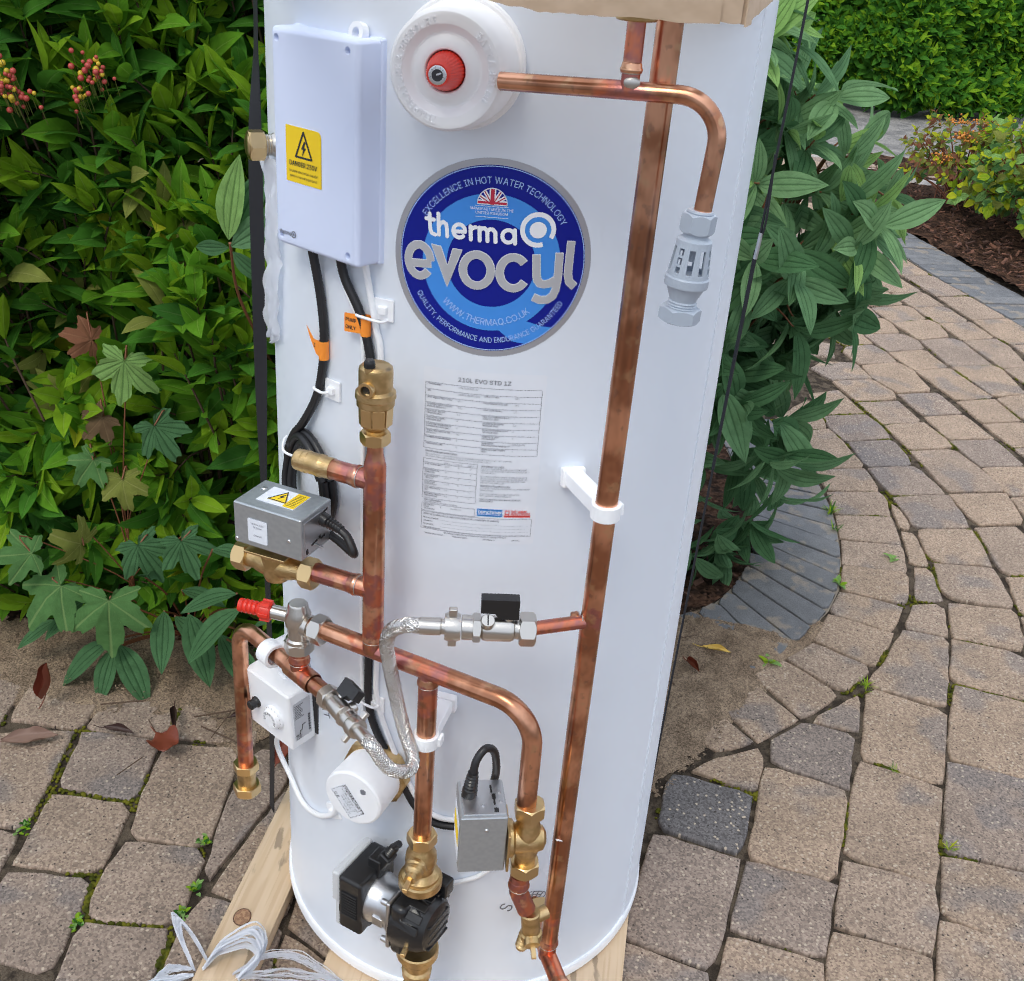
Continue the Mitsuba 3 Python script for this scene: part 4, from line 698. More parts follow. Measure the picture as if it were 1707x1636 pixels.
navy = affinity.scale(disc, BR * .935, BR * .935); lay('navy_field', navy, 'm_navy', .0009)
lay('hairline', ring(None, BR * .928, BR * .928, BR * .008), 'm_pale_blue', .0014)
oc = tz([(765, 838)])[0]; qr = affinity.translate(affinity.scale(disc, BR * .69, BR * .69), *oc).difference(affinity.translate(affinity.scale(disc, BR * .44, BR * .44), *oc))
tail = Polygon(tz([(800, 1320), (905, 1415), (1010, 1440), (1075, 1425), (1210, 1325), (1130, 1310), (1005, 1262), (950, 1240)])).intersection(affinity.scale(disc, BR * .92, BR * .92))
lay('blue_ring', qr.union(tail), 'm_sky_blue', .0014, 'light blue ring with a tail')
w = 27
ev = union_all([art([ell(247, 830, 84, 112, 0, 318), [(168, 852), (333, 852)]], w), Polygon(tz([(343, 708), (412, 722), (455, 862), (499, 733), (563, 742), (446, 1008)])),
     art([ell(664, 883, 99, 112)], w), art([ell(922, 902, 96, 112, 38, 322)], w),
     art([[(1086, 775), (1086, 925), (1092, 960), (1110, 985), (1140, 993), (1175, 980), (1215, 940), (1224, 900), (1250, 775)][:5] + [(1140, 993), (1180, 988), (1218, 965)], [(1250, 772), (1238, 960), (1222, 1040), (1200, 1085), (1160, 1108), (1110, 1108), (1062, 1084)]], w, 2),
     art([[(1333, 693), (1312, 930), (1322, 985), (1360, 1025)]], w)])
lay('name_outline', ev.buffer(.0005), 'm_white_ink', .0019); lay('name', ev, 'm_silver_print', .0024, 'large silver product lettering')
w = 14
th = union_all([art([[(338, 495), (338, 600), (348, 630), (374, 640)], [(312, 529), (368, 536)], [(401, 492), (401, 640)], [(401, 585), (412, 560), (436, 548), (455, 562), (460, 592), (460, 648)],
     ell(547, 607, 42, 46, 0, 310), [(508, 610), (588, 612)], [(628, 572), (628, 664)], [(628, 604), (640, 583), (664, 578)], [(690, 580), (690, 670)], [(690, 604), (706, 584), (728, 584), (744, 606), (744, 674)],
     [(744, 608), (762, 590), (784, 592), (800, 614), (800, 680)], ell(890, 640, 42, 44), [(936, 598), (936, 692)]], w, 1),
     art([ell(1097, 600, 109, 108, -35, 287)], 17, 2)])
lay('maker_name', th, 'm_white_ink', .0019, 'white maker lettering'); lay('q_ring', art([ell(1097, 600, 76, 76)], 15).union(art([[(1130, 650), (1165, 700)]], 14, 2)), 'm_sky_blue', .0019); lay('q_dot', Polygon(tz(ell(1097, 600, 60, 58))), 'm_white_ink', .0024)
def lay_m(name, m, mat, off): return sub(BADGE, name, wrap(m, BU, BZ, off, 0, .02), mat, False)
lay_m('rim_lettering', arc_text('EXCELLENCE IN HOT WATER TECHNOLOGY', BR * .064, BR * .795, 60), 'm_pale_blue', .0021); lay_m('rim_lettering', arc_text('QUALITY, PERFORMANCE AND ENDURANCE GUARANTEED', BR * .056, BR * .815, 62, 0, False, False, .82), 'm_pale_blue', .0021)
u_ = arc_text('WWW.THERMAQ.CO.UK', BR * .070, BR * .60, 45, -3, False); u_.vertices[:, :2] += oc; lay_m('web_lettering', u_, 'm_pale_blue', .0021)
fc = tz([(782, 418)])[0]; fw = .0136; dome = affinity.translate(affinity.scale(disc, fw, fw * 1.08), *fc).intersection(sbox(fc[0] - 1, fc[1], fc[0] + 1, fc[1] + 1))
def spoke(a0, r, hw): 
    a = math.radians(a0); d_ = np.array([math.cos(a), math.sin(a)]); return LineString([fc, fc + d_ * r]).buffer(hw, cap_style=2)
white = dome.intersection(union_all([spoke(90, .02, .0030), sbox(fc[0] - .02, fc[1], fc[0] + .02, fc[1] + .0040)] + [spoke(a, .02, .0017) for a in (32, 58, 122, 148)]))
red = dome.intersection(union_all([spoke(90, .02, .0018), sbox(fc[0] - .02, fc[1] + .0006, fc[0] + .02, fc[1] + .0028)] + [spoke(a, .02, .0005) for a in (32, 58, 122, 148)]))
lay('flag_outline', dome.buffer(.0008), 'm_white_ink', .0019); lay('flag_field', dome, 'm_navy', .0024); lay('flag_white', white, 'm_white_ink', .0029); lay('flag_red', red, 'm_flag_red', .0034)
mt = cat(line_of('MANUFACTURED IN THE', .0026, fc[0], fc[1] - .0060, False, True, .95), line_of('UNITED KINGDOM', .0026, fc[0], fc[1] - .0097, False, True, .95), sheet(sbox(fc[0] - .0158, fc[1] - .0022, fc[0] + .0158, fc[1] - .0018)), sheet(sbox(fc[0] - .0158, fc[1] - .0125, fc[0] + .0158, fc[1] - .0121)))
lay_m('origin_lettering', mt, 'm_white_ink', .0021)

# --- data label -----------------------------------------------------------------------------------------
SU, SZ, SW, SH = -.0110, .8690, .127, .200
DL = part('data_label', wrap(sheet(sbox(-SW / 2, -SH / 2, SW / 2, SH / 2).buffer(-.003).buffer(.003)), SU, SZ, .0004, 0, .012), 'm_paper', True, 'white printed data label below the badge')
def S(s, t): return ((s - .5) * SW, (.5 - t) * SH)
pr, bx = [], []
def words(t, s, y, h=.0017, bold=False, sq=.95):
    if not t: return
    x, yy = S(s, y); pr.append(line_of(t, h, x, yy, bold, False, sq))
def rule(s0, t0, s1, t1, w=.0002):
    a, b = S(s0, t0), S(s1, t1); bx.append(LineString([a, b]).buffer(w, cap_style=2))
def frame_(s0, t0, s1, t1):
    for a in ((s0, t0, s1, t0), (s0, t1, s1, t1), (s0, t0, s0, t1), (s1, t0, s1, t1)): rule(*a)
x_, y_ = S(.5, .062); pr.append(line_of('210L EVO STD 1Z', .0044, x_, y_, True, True, 1.05))
L1 = ['ITEM NUMBER', 'SIN:', 'UNIT WEIGHT EMPTY (kg)', 'STANDING HEAT LOSS AT|MODULE (kWh/24h)', 'MAX INLET WATER|PRESSURE (Bar)', 'EXPANSION VESSEL|PRESSURE (Bar)', 'OPERATING PRESSURE OF|EXPANSION VALVE (Bar)', 'OPERATING TEMP OF T&P|VALVE (C)', 'NUMBER OF IMMERSIONS', 'NOISE LEVEL (dB)']
V1 = ['TTHLD0210ZLTC', '00WE12B4E01224', '49', '1.52', '16', '3', '8', '90', '1', '0']
L2 = ['', 'CAPACITY (lts)', 'UNIT WEIGHT FULL (kg)', 'HEAT LOSS (Watts)', 'MAX FILL PRESSURE (INLET|CONTROL) (Bar)', 'MAXIMUM WORKING|PRESSURE (Bar)', 'OPERATING PRESSURE OF|T&P VALVE (Bar)', 'NUMBER OF HEAT|EXCHANGERS', 'IMMERSION|SPECIFICATION (kW@240V)', 'ENERGY UNVENT TEMPO|(kWh)']
V2 = ['', '210', '259', '63', '1', '3.5', '6', '1', '3kW@240V', '0']
t0, dt = .085, .0375; frame_(.02, t0, .97, t0 + 10 * dt)
for i in range(10):
    y = t0 + i * dt
    if i: rule(.02, y, .97, y)
    for labs, vals, s, sv in ((L1, V1, .035, .29), (L2, V2, .50, .75)):
        for k, w_ in enumerate(labs[i].split('|')): words(w_, s, y + .012 + k * .0125, .0016, True)
        words(vals[i], sv, y + .016, .0019)
y = t0 + 10 * dt
words('Heat Exchanger Information', .035, y + .020, .0020, True); words('ONLY APPLICABLE TO CYLINDERS WITH COILS. NUMBERED FROM BOTTOM COIL IN COIL 1 UPWARDS.', .035, y + .036, .0014); words('ADDITIONAL COILS ARE NUMBERED IN ORDER UP THE CYLINDER VERTICALLY', .035, y + .049, .0014)
u0 = y + .062; frame_(.02, u0, .48, u0 + .235)
for k in range(1, 7): rule(.02, u0 + .022 + (k - 1) * .0355, .48, u0 + .022 + (k - 1) * .0355)
for s, t in ((.20, 'COIL 1'), (.30, 'COIL 2'), (.40, 'COIL 3')): words(t, s, u0 + .017, .0015, True)
for k, (a, v) in enumerate((('COIL RATING (kW)', '14.5'), ('MAX PRIM FLOW|(L/MINUTE)', '15'), ('COIL SURFACE|AREA (m2)', '0.75'), ('COIL FLUID|CONTENT (lts)', '4.24'), ('COIL RESISTANCE|(Bar)', '0.2'), ('MAXIMUM PRIMARY|PRESSURE (Bar)', '3.5'))):
    yy = u0 + .034 + k * .0355
    for q, w_ in enumerate(a.split('|')): words(w_, .035, yy + q * .012, .0015, True)
    words(v, .21, yy + .003, .0018); words('0', .32, yy + .003, .0018); words('0', .42, yy + .003, .0018)
ty = u0 + .012
for t, b in (('WARNING TO USER:', 1), ('A) DO NOT REMOVE OR ADJUST ANY COMPONENT', 0), ('PART OF THIS UNVENTED WATER HEATER. CONTACT', 0), ('THE INSTALLER.', 0), ('', 0), ('B) IF THIS UNVENTED WATER HEATER DEVELOPS A', 0), ('FAULT SUCH AS A FLOW OF HOT WATER FROM THE', 0), ('DISCHARGE PIPE, SWITCH THE HEATER OFF AND', 0), ('CONTACT THE INSTALLER.', 0), ('', 0), ('WARNING TO INSTALLER:', 1), ('A) THIS INSTALLATION IS SUBJECT TO THE BUILDING', 0), ('REGULATIONS.', 0), ('', 0), ('B) USE ONLY APPROVED COMPONENTS FOR', 0), ('INSTALLATION OR MAINTENANCE.', 0), ('', 0), ('THIS CYLINDER REQUIRES ANNUAL SERVICE /', 2), ('MAINTENANCE', 2)):
    if t: words(t, .51, ty, .0020 if b == 1 else .00155, b > 0, .93)
    ty += .0125 if t else .008
g0_ = u0 + .25; words('Solar Information', .035, g0_, .0018, True); words('ONLY APPLICABLE TO SOLAR CYLINDERS', .035, g0_ + .012, .0014); frame_(.02, g0_ + .018, .48, g0_ + .065); words('DEDICATED', .035, g0_ + .030, .0015, True); words('SOLAR', .035, g0_ + .042, .0015, True); words('VOLUME (lts)', .035, g0_ + .054, .0015, True); words('0', .18, g0_ + .036, .0018); words('SOLAR COIL:', .27, g0_ + .036, .0015)
c0 = g0_ + .070; frame_(.02, c0, .97, c0 + .105); words('MUST BE COMPLETED ALONG WITH CHECKLIST / LOGBOOK IN MANUAL', .035, c0 + .018, .0018, True)
for k, t in enumerate(('INSTALLED NAME:', 'COMPANY:', 'TELEPHONE:', 'COMMISSION DATE:')): words(t, .035, c0 + .040 + k * .020, .0015, True); rule(.19, c0 + .042 + k * .020, .95, c0 + .042 + k * .020, .0001)
words('SEE INSTALLATION INSTRUCTIONS FOR COMPANY CONTACT DETAILS', .22, c0 + .120, .0015, True)
for s, t in ((.05, 'Cylinder Serial Number'), (.30, 'Manufacture Date'), (.56, 'ERP Efficiency'), (.81, 'ERP Band')): words(t, s, c0 + .136, .0015, True)
sub(DL, 'print', wrap(cat(*pr), SU, SZ, .0010, 0, .02), 'm_grey_ink', False, 'small black printing'); sub(DL, 'table_lines', wrap(sheet(union_all(bx)), SU, SZ, .0009, 0, .012), 'm_grey_ink', False)
def box_st(s0, t0, s1, t1): a, b = S(s0, t1), S(s1, t0); return sbox(a[0], a[1], b[0], b[1])
lb = g0_ + .012; sub(DL, 'logo_panel', wrap(sheet(box_st(.50, lb + .0, .715, lb + .045)), SU, SZ, .0010, 0, .012), 'm_blue_logo', False, 'small blue logo panel'); sub(DL, 'logo_panel', wrap(sheet(union_all([box_st(.73, lb + .034, .955, lb + .045), box_st(.735, lb + .003, .775, lb + .030).difference(box_st(.742, lb + .008, .768, lb + .025))])), SU, SZ, .0010, 0, .012), 'm_red_logo', False, 'small red logo')
def lab_(t, s, y, h, b=True, sq=.9): x, yy = S(s, y); return line_of(t, h, x, yy, b, False, sq)
sub(DL, 'logo_lettering', wrap(cat(lab_('benchmark', .507, lb + .026, .0042, True, .95), sheet(box_st(.507, lb + .031, .71, lb + .033))), SU, SZ, .0015, 0, .02), 'm_white_ink', False); sub(DL, 'logo_lettering', wrap(cat(lab_('hot water', .785, lb + .015, .0032), lab_('association', .785, lb + .029, .0032)), SU, SZ, .0015, 0, .02), 'm_red_logo', False)

# --- printing on the casing -----------------------------------------------------------------------------
part('printed_word', wrap(arc_text('THERMOSTAT', .0125, .1165, 27, 46), math.radians(-66) * RC, .418, .0006, 0, .02), 'm_grey_ink', False, 'curved word printed on the casing beside the thermostat')
part('printed_word', wrap(cat(arc_text('FEED', .012, .033, 24, 18), arc_text('S', .018, .036, 8, -62)), math.radians(19) * RC, .190, .0006, 0, .02), 'm_grey_ink', False, 'curved word printed on the casing round the foot pipe')

# --- thermostat on the left -------------------------------------------------------------------------------
from trimesh.transformations import euler_matrix, translation_matrix
TM = np.eye(4); TM[:3, 3] = (-.2515, -.176, .4545); TM = TM @ euler_matrix(0, 0, -.702) @ euler_matrix(.081, .029, 0); tw, td, thh = .087, .040, .092
TH = part('thermostat', mv(cat(rbox((tw, td, thh), .004, 2)), TM), 'm_white_plastic', 30, 'white dial thermostat box on the lower left')
TF = TM @ frame(np.array([0, -td / 2, 0]), (1, 0, 0), (0, 0, 1))
sub(TH, 'dial', mv(lathe([(0, .0095), (.0125, .0095), (.0135, .0085), (.0150, .004), (.0165, .003), (.0165, 0), (0, 0)], 48), TF @ translation_matrix([.013, -.004, .0])), 'm_white_plastic', 30, 'white temperature dial')
dm = [LineString([(math.sin(a) * .0135, math.cos(a) * .0135), (math.sin(a) * .0157, math.cos(a) * .0157)]).buffer(.0003) for a in np.linspace(-2.4, 2.4, 13)]
sub(TH, 'dial_marks', mv(cat(mv(cat(arc_text('10 30 50 70 90', .0034, .0100, 118, 0, True, True)), translation_matrix([0, 0, .0100])), mv(slab(union_all(dm), .0004), translation_matrix([0, 0, .0042]))), TF @ translation_matrix([.013, -.004, .0])), 'm_black_ink', False)
sub(TH, 'black_plug', mv(lathe([(0, .012), (.0055, .012), (.0065, .011), (.0065, .004), (.0080, .002), (.0080, 0), (0, 0)], 28), TF @ translation_matrix([-.024, -.002, 0])), 'm_black_plastic', 30, 'black plug beside the dial')
TR = TM @ frame(np.array([tw / 2, 0, 0]), (0, 1, 0), (0, 0, 1))
sub(TH, 'side_label', mv(slab(sbox(-.014, -.032, .013, .030), .0003, .0002), TR), 'm_silver_print', label='grey wiring label on the side of the thermostat')
ln = [sbox(-.012, y, -.012 + RNG.uniform(.008, .015), y + .0007) for y in np.arange(.004, .027, .0026)] + [sbox(.008, y, .011, y + .003) for y in np.arange(-.026, .0, .0042)]
ln += [LineString([(-.006, -.028), (-.006, -.018), (-.002, -.018), (-.002, -.010), (.004, -.010)]).buffer(.0005), LineString([(-.012, -.024), (-.009, -.024)]).buffer(.0009)]
sub(TH, 'label_print', mv(cat(slab(union_all(ln), .0002, .0006), mv(line_of('CE', .005, -.012, -.031, False), translation_matrix([0, 0, .0008]))), TR), 'm_black_ink', False)
sub(TH, 'back_plate', mv(rbox((.078, .012, .082), .002), TM @ translation_matrix([.008, td / 2 + .005, -.002])), 'm_black_plastic')
sub(TH, 'top_latch', mv(rbox((.016, .010, .004), .001), TM @ translation_matrix([.006, .006, thh / 2 + .001])), 'm_white_plastic')
# white tail cable from the thermostat round to a stick-on tie
tc = [TM[:3, 3] + TM[:3, :3] @ np.array([.002, .01, -.046]), at_deg(-68, .330, .02), at_deg(-63, .285, .008), at_deg(-55, .268, .005), at_deg(-47, .277, .005), at_deg(-41, .297, .006), at_deg(-38, .318, .008), at_deg(-37, .345, .014)]
part('white_cable', tube(spline(tc, 12), .0036, 12)[0], 'm_white_plastic', True, 'white cable curving from the thermostat to the immersion heater cover')

# --- immersion heater cover -----------------------------------------------------------------------------------
IM_o = at_deg(-24.5, .420, 0); ia = radial(-24.5); IM = along(IM_o, ia) @ np.diag([1.10, 1.10, 1, 1])
IH = part('immersion_cover', mv(lathe([(0, .014), (.0335, .014), (.0345, .016), (.0360, .058), (.0352, .0625), (.0330, .0645), (.0250, .0650), (0, .0650)], 64), IM), 'm_white_plastic', 30, 'round white immersion heater cover with a printed rating label')
sub(IH, 'brass_boss', mv(hexnut(.076, .015, 8), IM), 'm_brass', 20)
IL = IM @ translation_matrix([-.003, -.004, .0652]) @ trimesh.transformations.rotation_matrix(math.radians(-52), [0, 0, 1])
sub(IH, 'rating_label', mv(slab(sbox(-.021, -.015, .021, .010), .0003), IL), 'm_paper', label='pale rating label')
lp = [line_of('THERMOWATT', .0042, 0, .0042, True, True, .98), line_of('IT 1 3000W 240V ~ IP44', .0021, 0, .0000, False, True), line_of('BS EN 60335-2-73', .0019, .002, -.0034, False, True), line_of('Arcevia (AN) Italy', .0019, .002, -.0066, False, True), line_of('C E', .0036, -.012, -.0128, True, True), line_of('Nr 3 08234', .0019, .008, -.0110, False, True)]
for q in lp: q.apply_translation([0, 0, .0005])
bd_ = sbox(-.0198, -.0138, .0198, .0088); lp.append(slab(bd_.difference(bd_.buffer(-.0003)), .0002, .0003))
sub(IH, 'label_print', mv(cat(*lp), IL), 'm_black_ink', False)
sub(IH, 'screw', mv(lathe([(0, .0012), (.003, .0012), (.0038, 0), (0, 0)], 20), IM @ translation_matrix([.014, .016, .0648])), 'm_grey_ink')

# --- circulation pump -----------------------------------------------------------------------------------------
PC = np.array([-.053, -.342, .262]); pd_ = nrm([-.0972, .0545, .004]); PM = frame(PC, np.cross([0, 0, 1], pd_), (0, 0, 1)) @ np.diag([.87, .87, .87, 1])     # local z = pd_
vol = lathe([(0, -.034), (.026, -.034), (.036, -.030), (.043, -.020), (.047, -.006), (.048, .010), (.048, .022), (0, .022)], 40)
vo_ = to_m3(vol); 
for k in range(7):
    a = -1.1 + k * .37; vo_ = vo_ + to_m3(mv(rbox((.004, .012, .040), .0012), trimesh.transformations.rotation_matrix(a + PI / 2, [0, 0, 1]) @ translation_matrix([.046, 0, -.004])))
sq = rbox((.082, .094, .026), .010, 3); sq.apply_translation([0, 0, .012])
PUMP = part('pump', mv(from_m3(vo_ + to_m3(sq)), PM), 'm_black_plastic', 30, 'black circulation pump with a silver motor body')
for k in range(4): sub(PUMP, 'rib', mv(rbox((.050, .003, .008), .001), PM @ translation_matrix([.0, -.024 + k * .014, -.031])), 'm_black_plastic')
sub(PUMP, 'corner_block', mv(rbox((.022, .026, .030), .003), PM @ translation_matrix([-.032, .046, -.016])), 'm_black_plastic')
sub(PUMP, 'flange', mv(rbox((.078, .088, .007), .003), PM @ translation_matrix([0, 0, .028])), 'm_alu')
for x, y in ((-.032, -.037), (.032, -.037), (-.032, .037), (.032, .037)): sub(PUMP, 'bolt', mv(lathe([(0, .012), (.0038, .012), (.0045, .010), (.0045, 0), (0, 0)], 18), PM @ translation_matrix([x, y, .030])), 'm_alu')
sub(PUMP, 'motor_body', mv(lathe([(0, .030), (.040, .030), (.038, .034), (.0335, .046), (.0335, .058), (.0375, .066), (.0375, .072), (0, .072)], 48), PM), 'm_alu', 30, 'silver motor body')
for s_ in (-1, 1): sub(PUMP, 'drain_plate', mv(rbox((.016, .018, .006), .0015), PM @ along([s_ * .0335, -.006, .048], (s_, 0, 0))), 'm_alu')
HD = PM @ translation_matrix([0, .004, .072]); 
sub(PUMP, 'motor_head', mv(cat(mv(rbox((.086, .100, .040), .006, 2), translation_matrix([0, 0, .020])), mv(lathe([(0, 0), (.041, 0), (.043, .004), (.043, .038), (0, .038)], 40), translation_matrix([0, -.012, 0]))), HD), 'm_black_plastic', 30, 'black electronics head with cooling ribs')
for k in range(9):
    for s_ in (-1, 1): sub(PUMP, 'cooling_rib', mv(rbox((.0035, .0022, .028), .0008), HD @ translation_matrix([s_ * .0438, -.018 + k * .0052, .020])), 'm_black_plastic')
sub(PUMP, 'face_plate', mv(cat(mv(rbox((.084, .056, .013), .004, 2), translation_matrix([0, .024, .0455])), mv(rbox((.078, .056, .010), .004, 2), translation_matrix([0, -.026, .0435]))), HD), 'm_grey_plate', 30, 'pale grey face plate')
sub(PUMP, 'connector', mv(rbox((.030, .030, .022), .003), HD @ translation_matrix([-.012, .050, .006])), 'm_black_plastic')
plug = HD @ along([-.012, .062, -.004], (-.1, .9, -.45)); sub(PUMP, 'plug', mv(cat(rbox((.024, .020, .026), .004), mv(lathe([(0, .010), (.0085, .010)] + [p for k in range(5) for p in ((.0072, .013 + k * .004), (.0056, .0145 + k * .004))] + [(.0052, .036), (0, .036)], 22), np.eye(4))), plug), 'm_black_plastic', 25, 'black plug with a ribbed boot')
def pump_valve(z0, sgn, spindle):
    M = translation_matrix(v3(D0, z0)) @ np.diag([1, 1, sgn, 1])
    def add(nm, m, mat, par, lab=None):
        m = mv(m, M); 
        if sgn < 0 and m.volume < 0: m.invert()
        return sub(par, nm, m, mat, 28, lab) if par else part(nm, m, mat, 30, lab)
    k = add('pump_valve', lathe([(0, .0), (.0255, .0), (.0270, .002), (.0270, .012), (.0255, .0145), (.0235, .015), (.0235, .019), (.0205, .022), (.0165, .026), (.0165, .036), (.0195, .040), (.0185, .052), (.0140, .060), (.0125, .066), (.0125, .072), (0, .072)], 44), 'm_brass', None)
    add('brass_nut', mv(hexnut(.032, .016), translation_matrix([0, 0, .068])), 'm_brass_nut', k)
    if spindle:
        ax = nrm([-.28, -.9, -.12]); o = v3(D0, z0 + .046)
        sub(k, 'spindle_boss', mv(lathe([(0, 0), (.0135, 0), (.0135, .018), (.0115, .020), (.0115, .026), (.0085, .029), (.0070, .030), (.0070, .037), (0, .037)], 30), along(o, ax)), 'm_brass', 28)
        sub(k, 'square_key', mv(rbox((.0062, .0062, .018), .0007), along(o + ax * .044, ax)), 'm_brass_nut')
    return k
tag(pump_valve(.316, 1, True), 'brass isolating valve above the pump with a square key'); tag(pump_valve(.206, -1, True), 'brass isolating valve below the pump')
cable(PUMP, [(plug @ np.array([0, 0, .034, 1]))[:3], (plug @ np.array([0, -.002, .042, 1]))[:3]], .0048)

# --- tundish --------------------------------------------------------------------------------------------------
TP0 = np.array([.1606, -.405, 1.1755]); ta = nrm([.060, .0, 1.0]); 
def tl_(z): return TP0 - ta * (TP0[2] - z)
TZ = along(tl_(1.080), ta)
def h_(z): return z - 1.080
cone = m3.Manifold.cylinder(h_(1.1500) - h_(1.1215), .0178, .0150, 48).translate([0, 0, h_(1.1215)]); inner = m3.Manifold.cylinder(.03, .0160, .0132, 48).translate([0, 0, h_(1.1215) - .0005])
cage = cone - inner
for k in range(10):
    bxs = [(h_(1.1255), h_(1.1465), .0050)] if k % 3 else [(h_(1.1255), h_(1.131), .0046), (h_(1.1328), h_(1.1388), .0046), (h_(1.1406), h_(1.1465), .0046)]
    for a, b, wd_ in bxs: cage = cage - m3.Manifold.cube([.02, wd_, b - a], False).translate([.006, -wd_ / 2, a]).rotate([0, 0, k * 36 + 10])
TD = part('tundish', mv(from_m3(cage), TZ), 'm_grey_plastic', 20, 'grey plastic tundish with slots and two hexagonal nuts')
sub(TD, 'shoulder', mv(lathe([(0, h_(1.1495)), (.0152, h_(1.1495)), (.0150, h_(1.1525)), (.0120, h_(1.1545)), (.0108, h_(1.155)), (.0108, h_(1.159)), (0, h_(1.159))], 44), TZ), 'm_grey_plastic', 28)
sub(TD, 'inner_tube', mv(lathe([(0, h_(1.135)), (.0062, h_(1.135)), (.0072, h_(1.151)), (0, h_(1.151))], 24), TZ), 'm_grey_plastic', 28)
sub(TD, 'funnel', mv(lathe([(0, h_(1.094)), (.0112, h_(1.094)), (.0118, h_(1.1010)), (.0165, h_(1.1120)), (.0186, h_(1.1130)), (.0190, h_(1.1145)), (.0190, h_(1.1205)), (.0182, h_(1.1217)), (0, h_(1.1217))], 48), TZ), 'm_grey_plastic', 28)
thr = [(0, h_(1.0900))] + [p for k in range(4) for p in ((.0118, h_(1.0905) + k * .0024), (.0128, h_(1.0915) + k * .0024), (.0118, h_(1.0925) + k * .0024))] + [(.0112, h_(1.1010)), (0, h_(1.1010))]
sub(TD, 'thread', mv(lathe(thr, 40), TZ), 'm_grey_plastic', 20); sub(TD, 'nut', mv(hexnut(.0320, .0125), TZ @ translation_matrix([0, 0, .001])), 'm_grey_plastic', 20); sub(TD, 'nut', mv(hexnut(.0262, .0165), TZ @ translation_matrix([0, 0, h_(1.1585)])), 'm_grey_plastic', 20); sub(TD, 'nut_lip', mv(lathe([(0, 0), (.0105, 0), (.0112, .0015), (.0105, .003), (0, .003)], 36), TZ @ translation_matrix([0, 0, h_(1.1745)])), 'm_grey_plastic', 28)

# --- pipe clips -------------------------------------------------------------------------------------------------
def clip(p, ax, foot, lab, rr=.0150, wid=.017):
    p, foot = np.asarray(p, float), np.asarray(foot, float); M = along(p, ax)
    k = part('pipe_clip', mv(lathe([(R22 + .0002, -wid / 2), (rr - .001, -wid / 2), (rr, -wid / 2 + .001), (rr, wid / 2 - .001), (rr - .001, wid / 2), (R22 + .0002, wid / 2)], 36), M), 'm_nylon', 28, lab)
    dv = foot - p; L = np.linalg.norm(dv) - R22; sub(k, 'arm', mv(rbox((.020, wid * .95, L), .0015), along(p + nrm(dv) * (R22 + L / 2), dv, ax)), 'm_nylon')
    sub(k, 'foot', mv(rbox((.026, wid * 1.25, .010), .0015), along(foot - nrm(dv) * .006, dv, ax)), 'm_nylon')
    sd = nrm(np.cross(dv, ax)); sub(k, 'latch', mv(rbox((.004, wid * .7, .012), .001), along(p + nrm(dv) * .004 + sd * (rr + .0015), dv, ax)), 'm_nylon')
    return k
clip(tallp(.869), (0, 0, 1), at_deg(18.6, .852, 0), 'white clip holding the tall copper pipe off the casing'); clip(v3(D0, .544), (0, 0, 1), at_deg(-6.8, .552, 0), 'white clip holding the pump drop pipe')
wp = np.array([-.251, -.2242, zw]); clip(wp, wd, at_deg(-48.0, .575, 0), 'white clip round the hooked copper leg', .0158, .020)

# --- cables down the front -----------------------------------------------------------------------------------------
def deg_path(pts): return [at_deg(a, z, o) for a, z, o in pts]
part('black_cable', tube(spline(deg_path([(-43.6, 1.075, .012), (-42.2, 1.02, .006), (-41.1, .974, .0055), (-42.0, .93, .0055), (-44.3, .895, .006), (-48.5, .86, .009), (-52.5, .838, .010), (-55.5, .810, .011), (-55.0, .775, .010)]), 12), .0048, 14)[0], 'm_black_rubber', True, 'black cable from the wiring box curving left to the coil')
def coil(dx, off, rz): 
    t = np.linspace(0, 2 * PI, 13)[:-1] + .3; return deg_path([(-47.0 + (7.6 + dx) * math.cos(a), .790 + (rz + dx * .002) * math.sin(a), off + .004 * math.sin(2 * a)) for a in t] + [(-47.0 + (7.6 + dx) * math.cos(.3), .790 + (rz + dx * .002) * math.sin(.3), off)])
for k, (dx, off, rz) in enumerate(((0, .007, .052), (1.4, .008, .055), (-1.3, .012, .050), (.4, .015, .054))): part('coiled_cable', tube(spline(coil(dx, off, rz), 8), .0045, 12)[0], 'm_black_rubber', True, 'black spare cable coiled behind the capped branch' if k == 0 else None)
part('cable_tie', tube(spline(deg_path([(-58.5, .822, .006), (-57, .820, .013), (-53.5, .817, .021), (-51, .815, .016), (-50.5, .815, .007)]), 6), .0016, 8)[0], 'm_nylon', True, 'white cable tie round the coiled cable')
part('black_cable', tube(spline(deg_path([(-35.2, 1.075, .012), (-34.2, 1.045, .008), (-30.6, 1.015, .007), (-28.6, .985, .006), (-27.5, .955, .006), (-27.3, .90, .0055), (-27.4, .75, .0055), (-27.5, .60, .0055), (-27.4, .52, .0055), (-24.5, .475, .0055), (-19.0, .430, .0055), (-14.5, .385, .0055), (-9.5, .360, .0055), (-4.2, .356, .0055), (1.5, .36, .0055)]), 12), .0047, 14)[0], 'm_black_rubber', True, 'black cable running down the middle of the casing behind the riser')
part('white_cable', tube(spline(deg_path([(-36.8, 1.075, .008), (-34.5, 1.035, .005), (-31.2, 1.005, .0045), (-29.8, .975, .004), (-29.7, .90, .004), (-29.7, .75, .004), (-29.7, .60, .004), (-29.3, .50, .004), (-30.3, .460, .004), (-32.3, .435, .005)]), 12), .0030, 12)[0], 'm_white_plastic', True, 'thin white cable left of the central black cable')
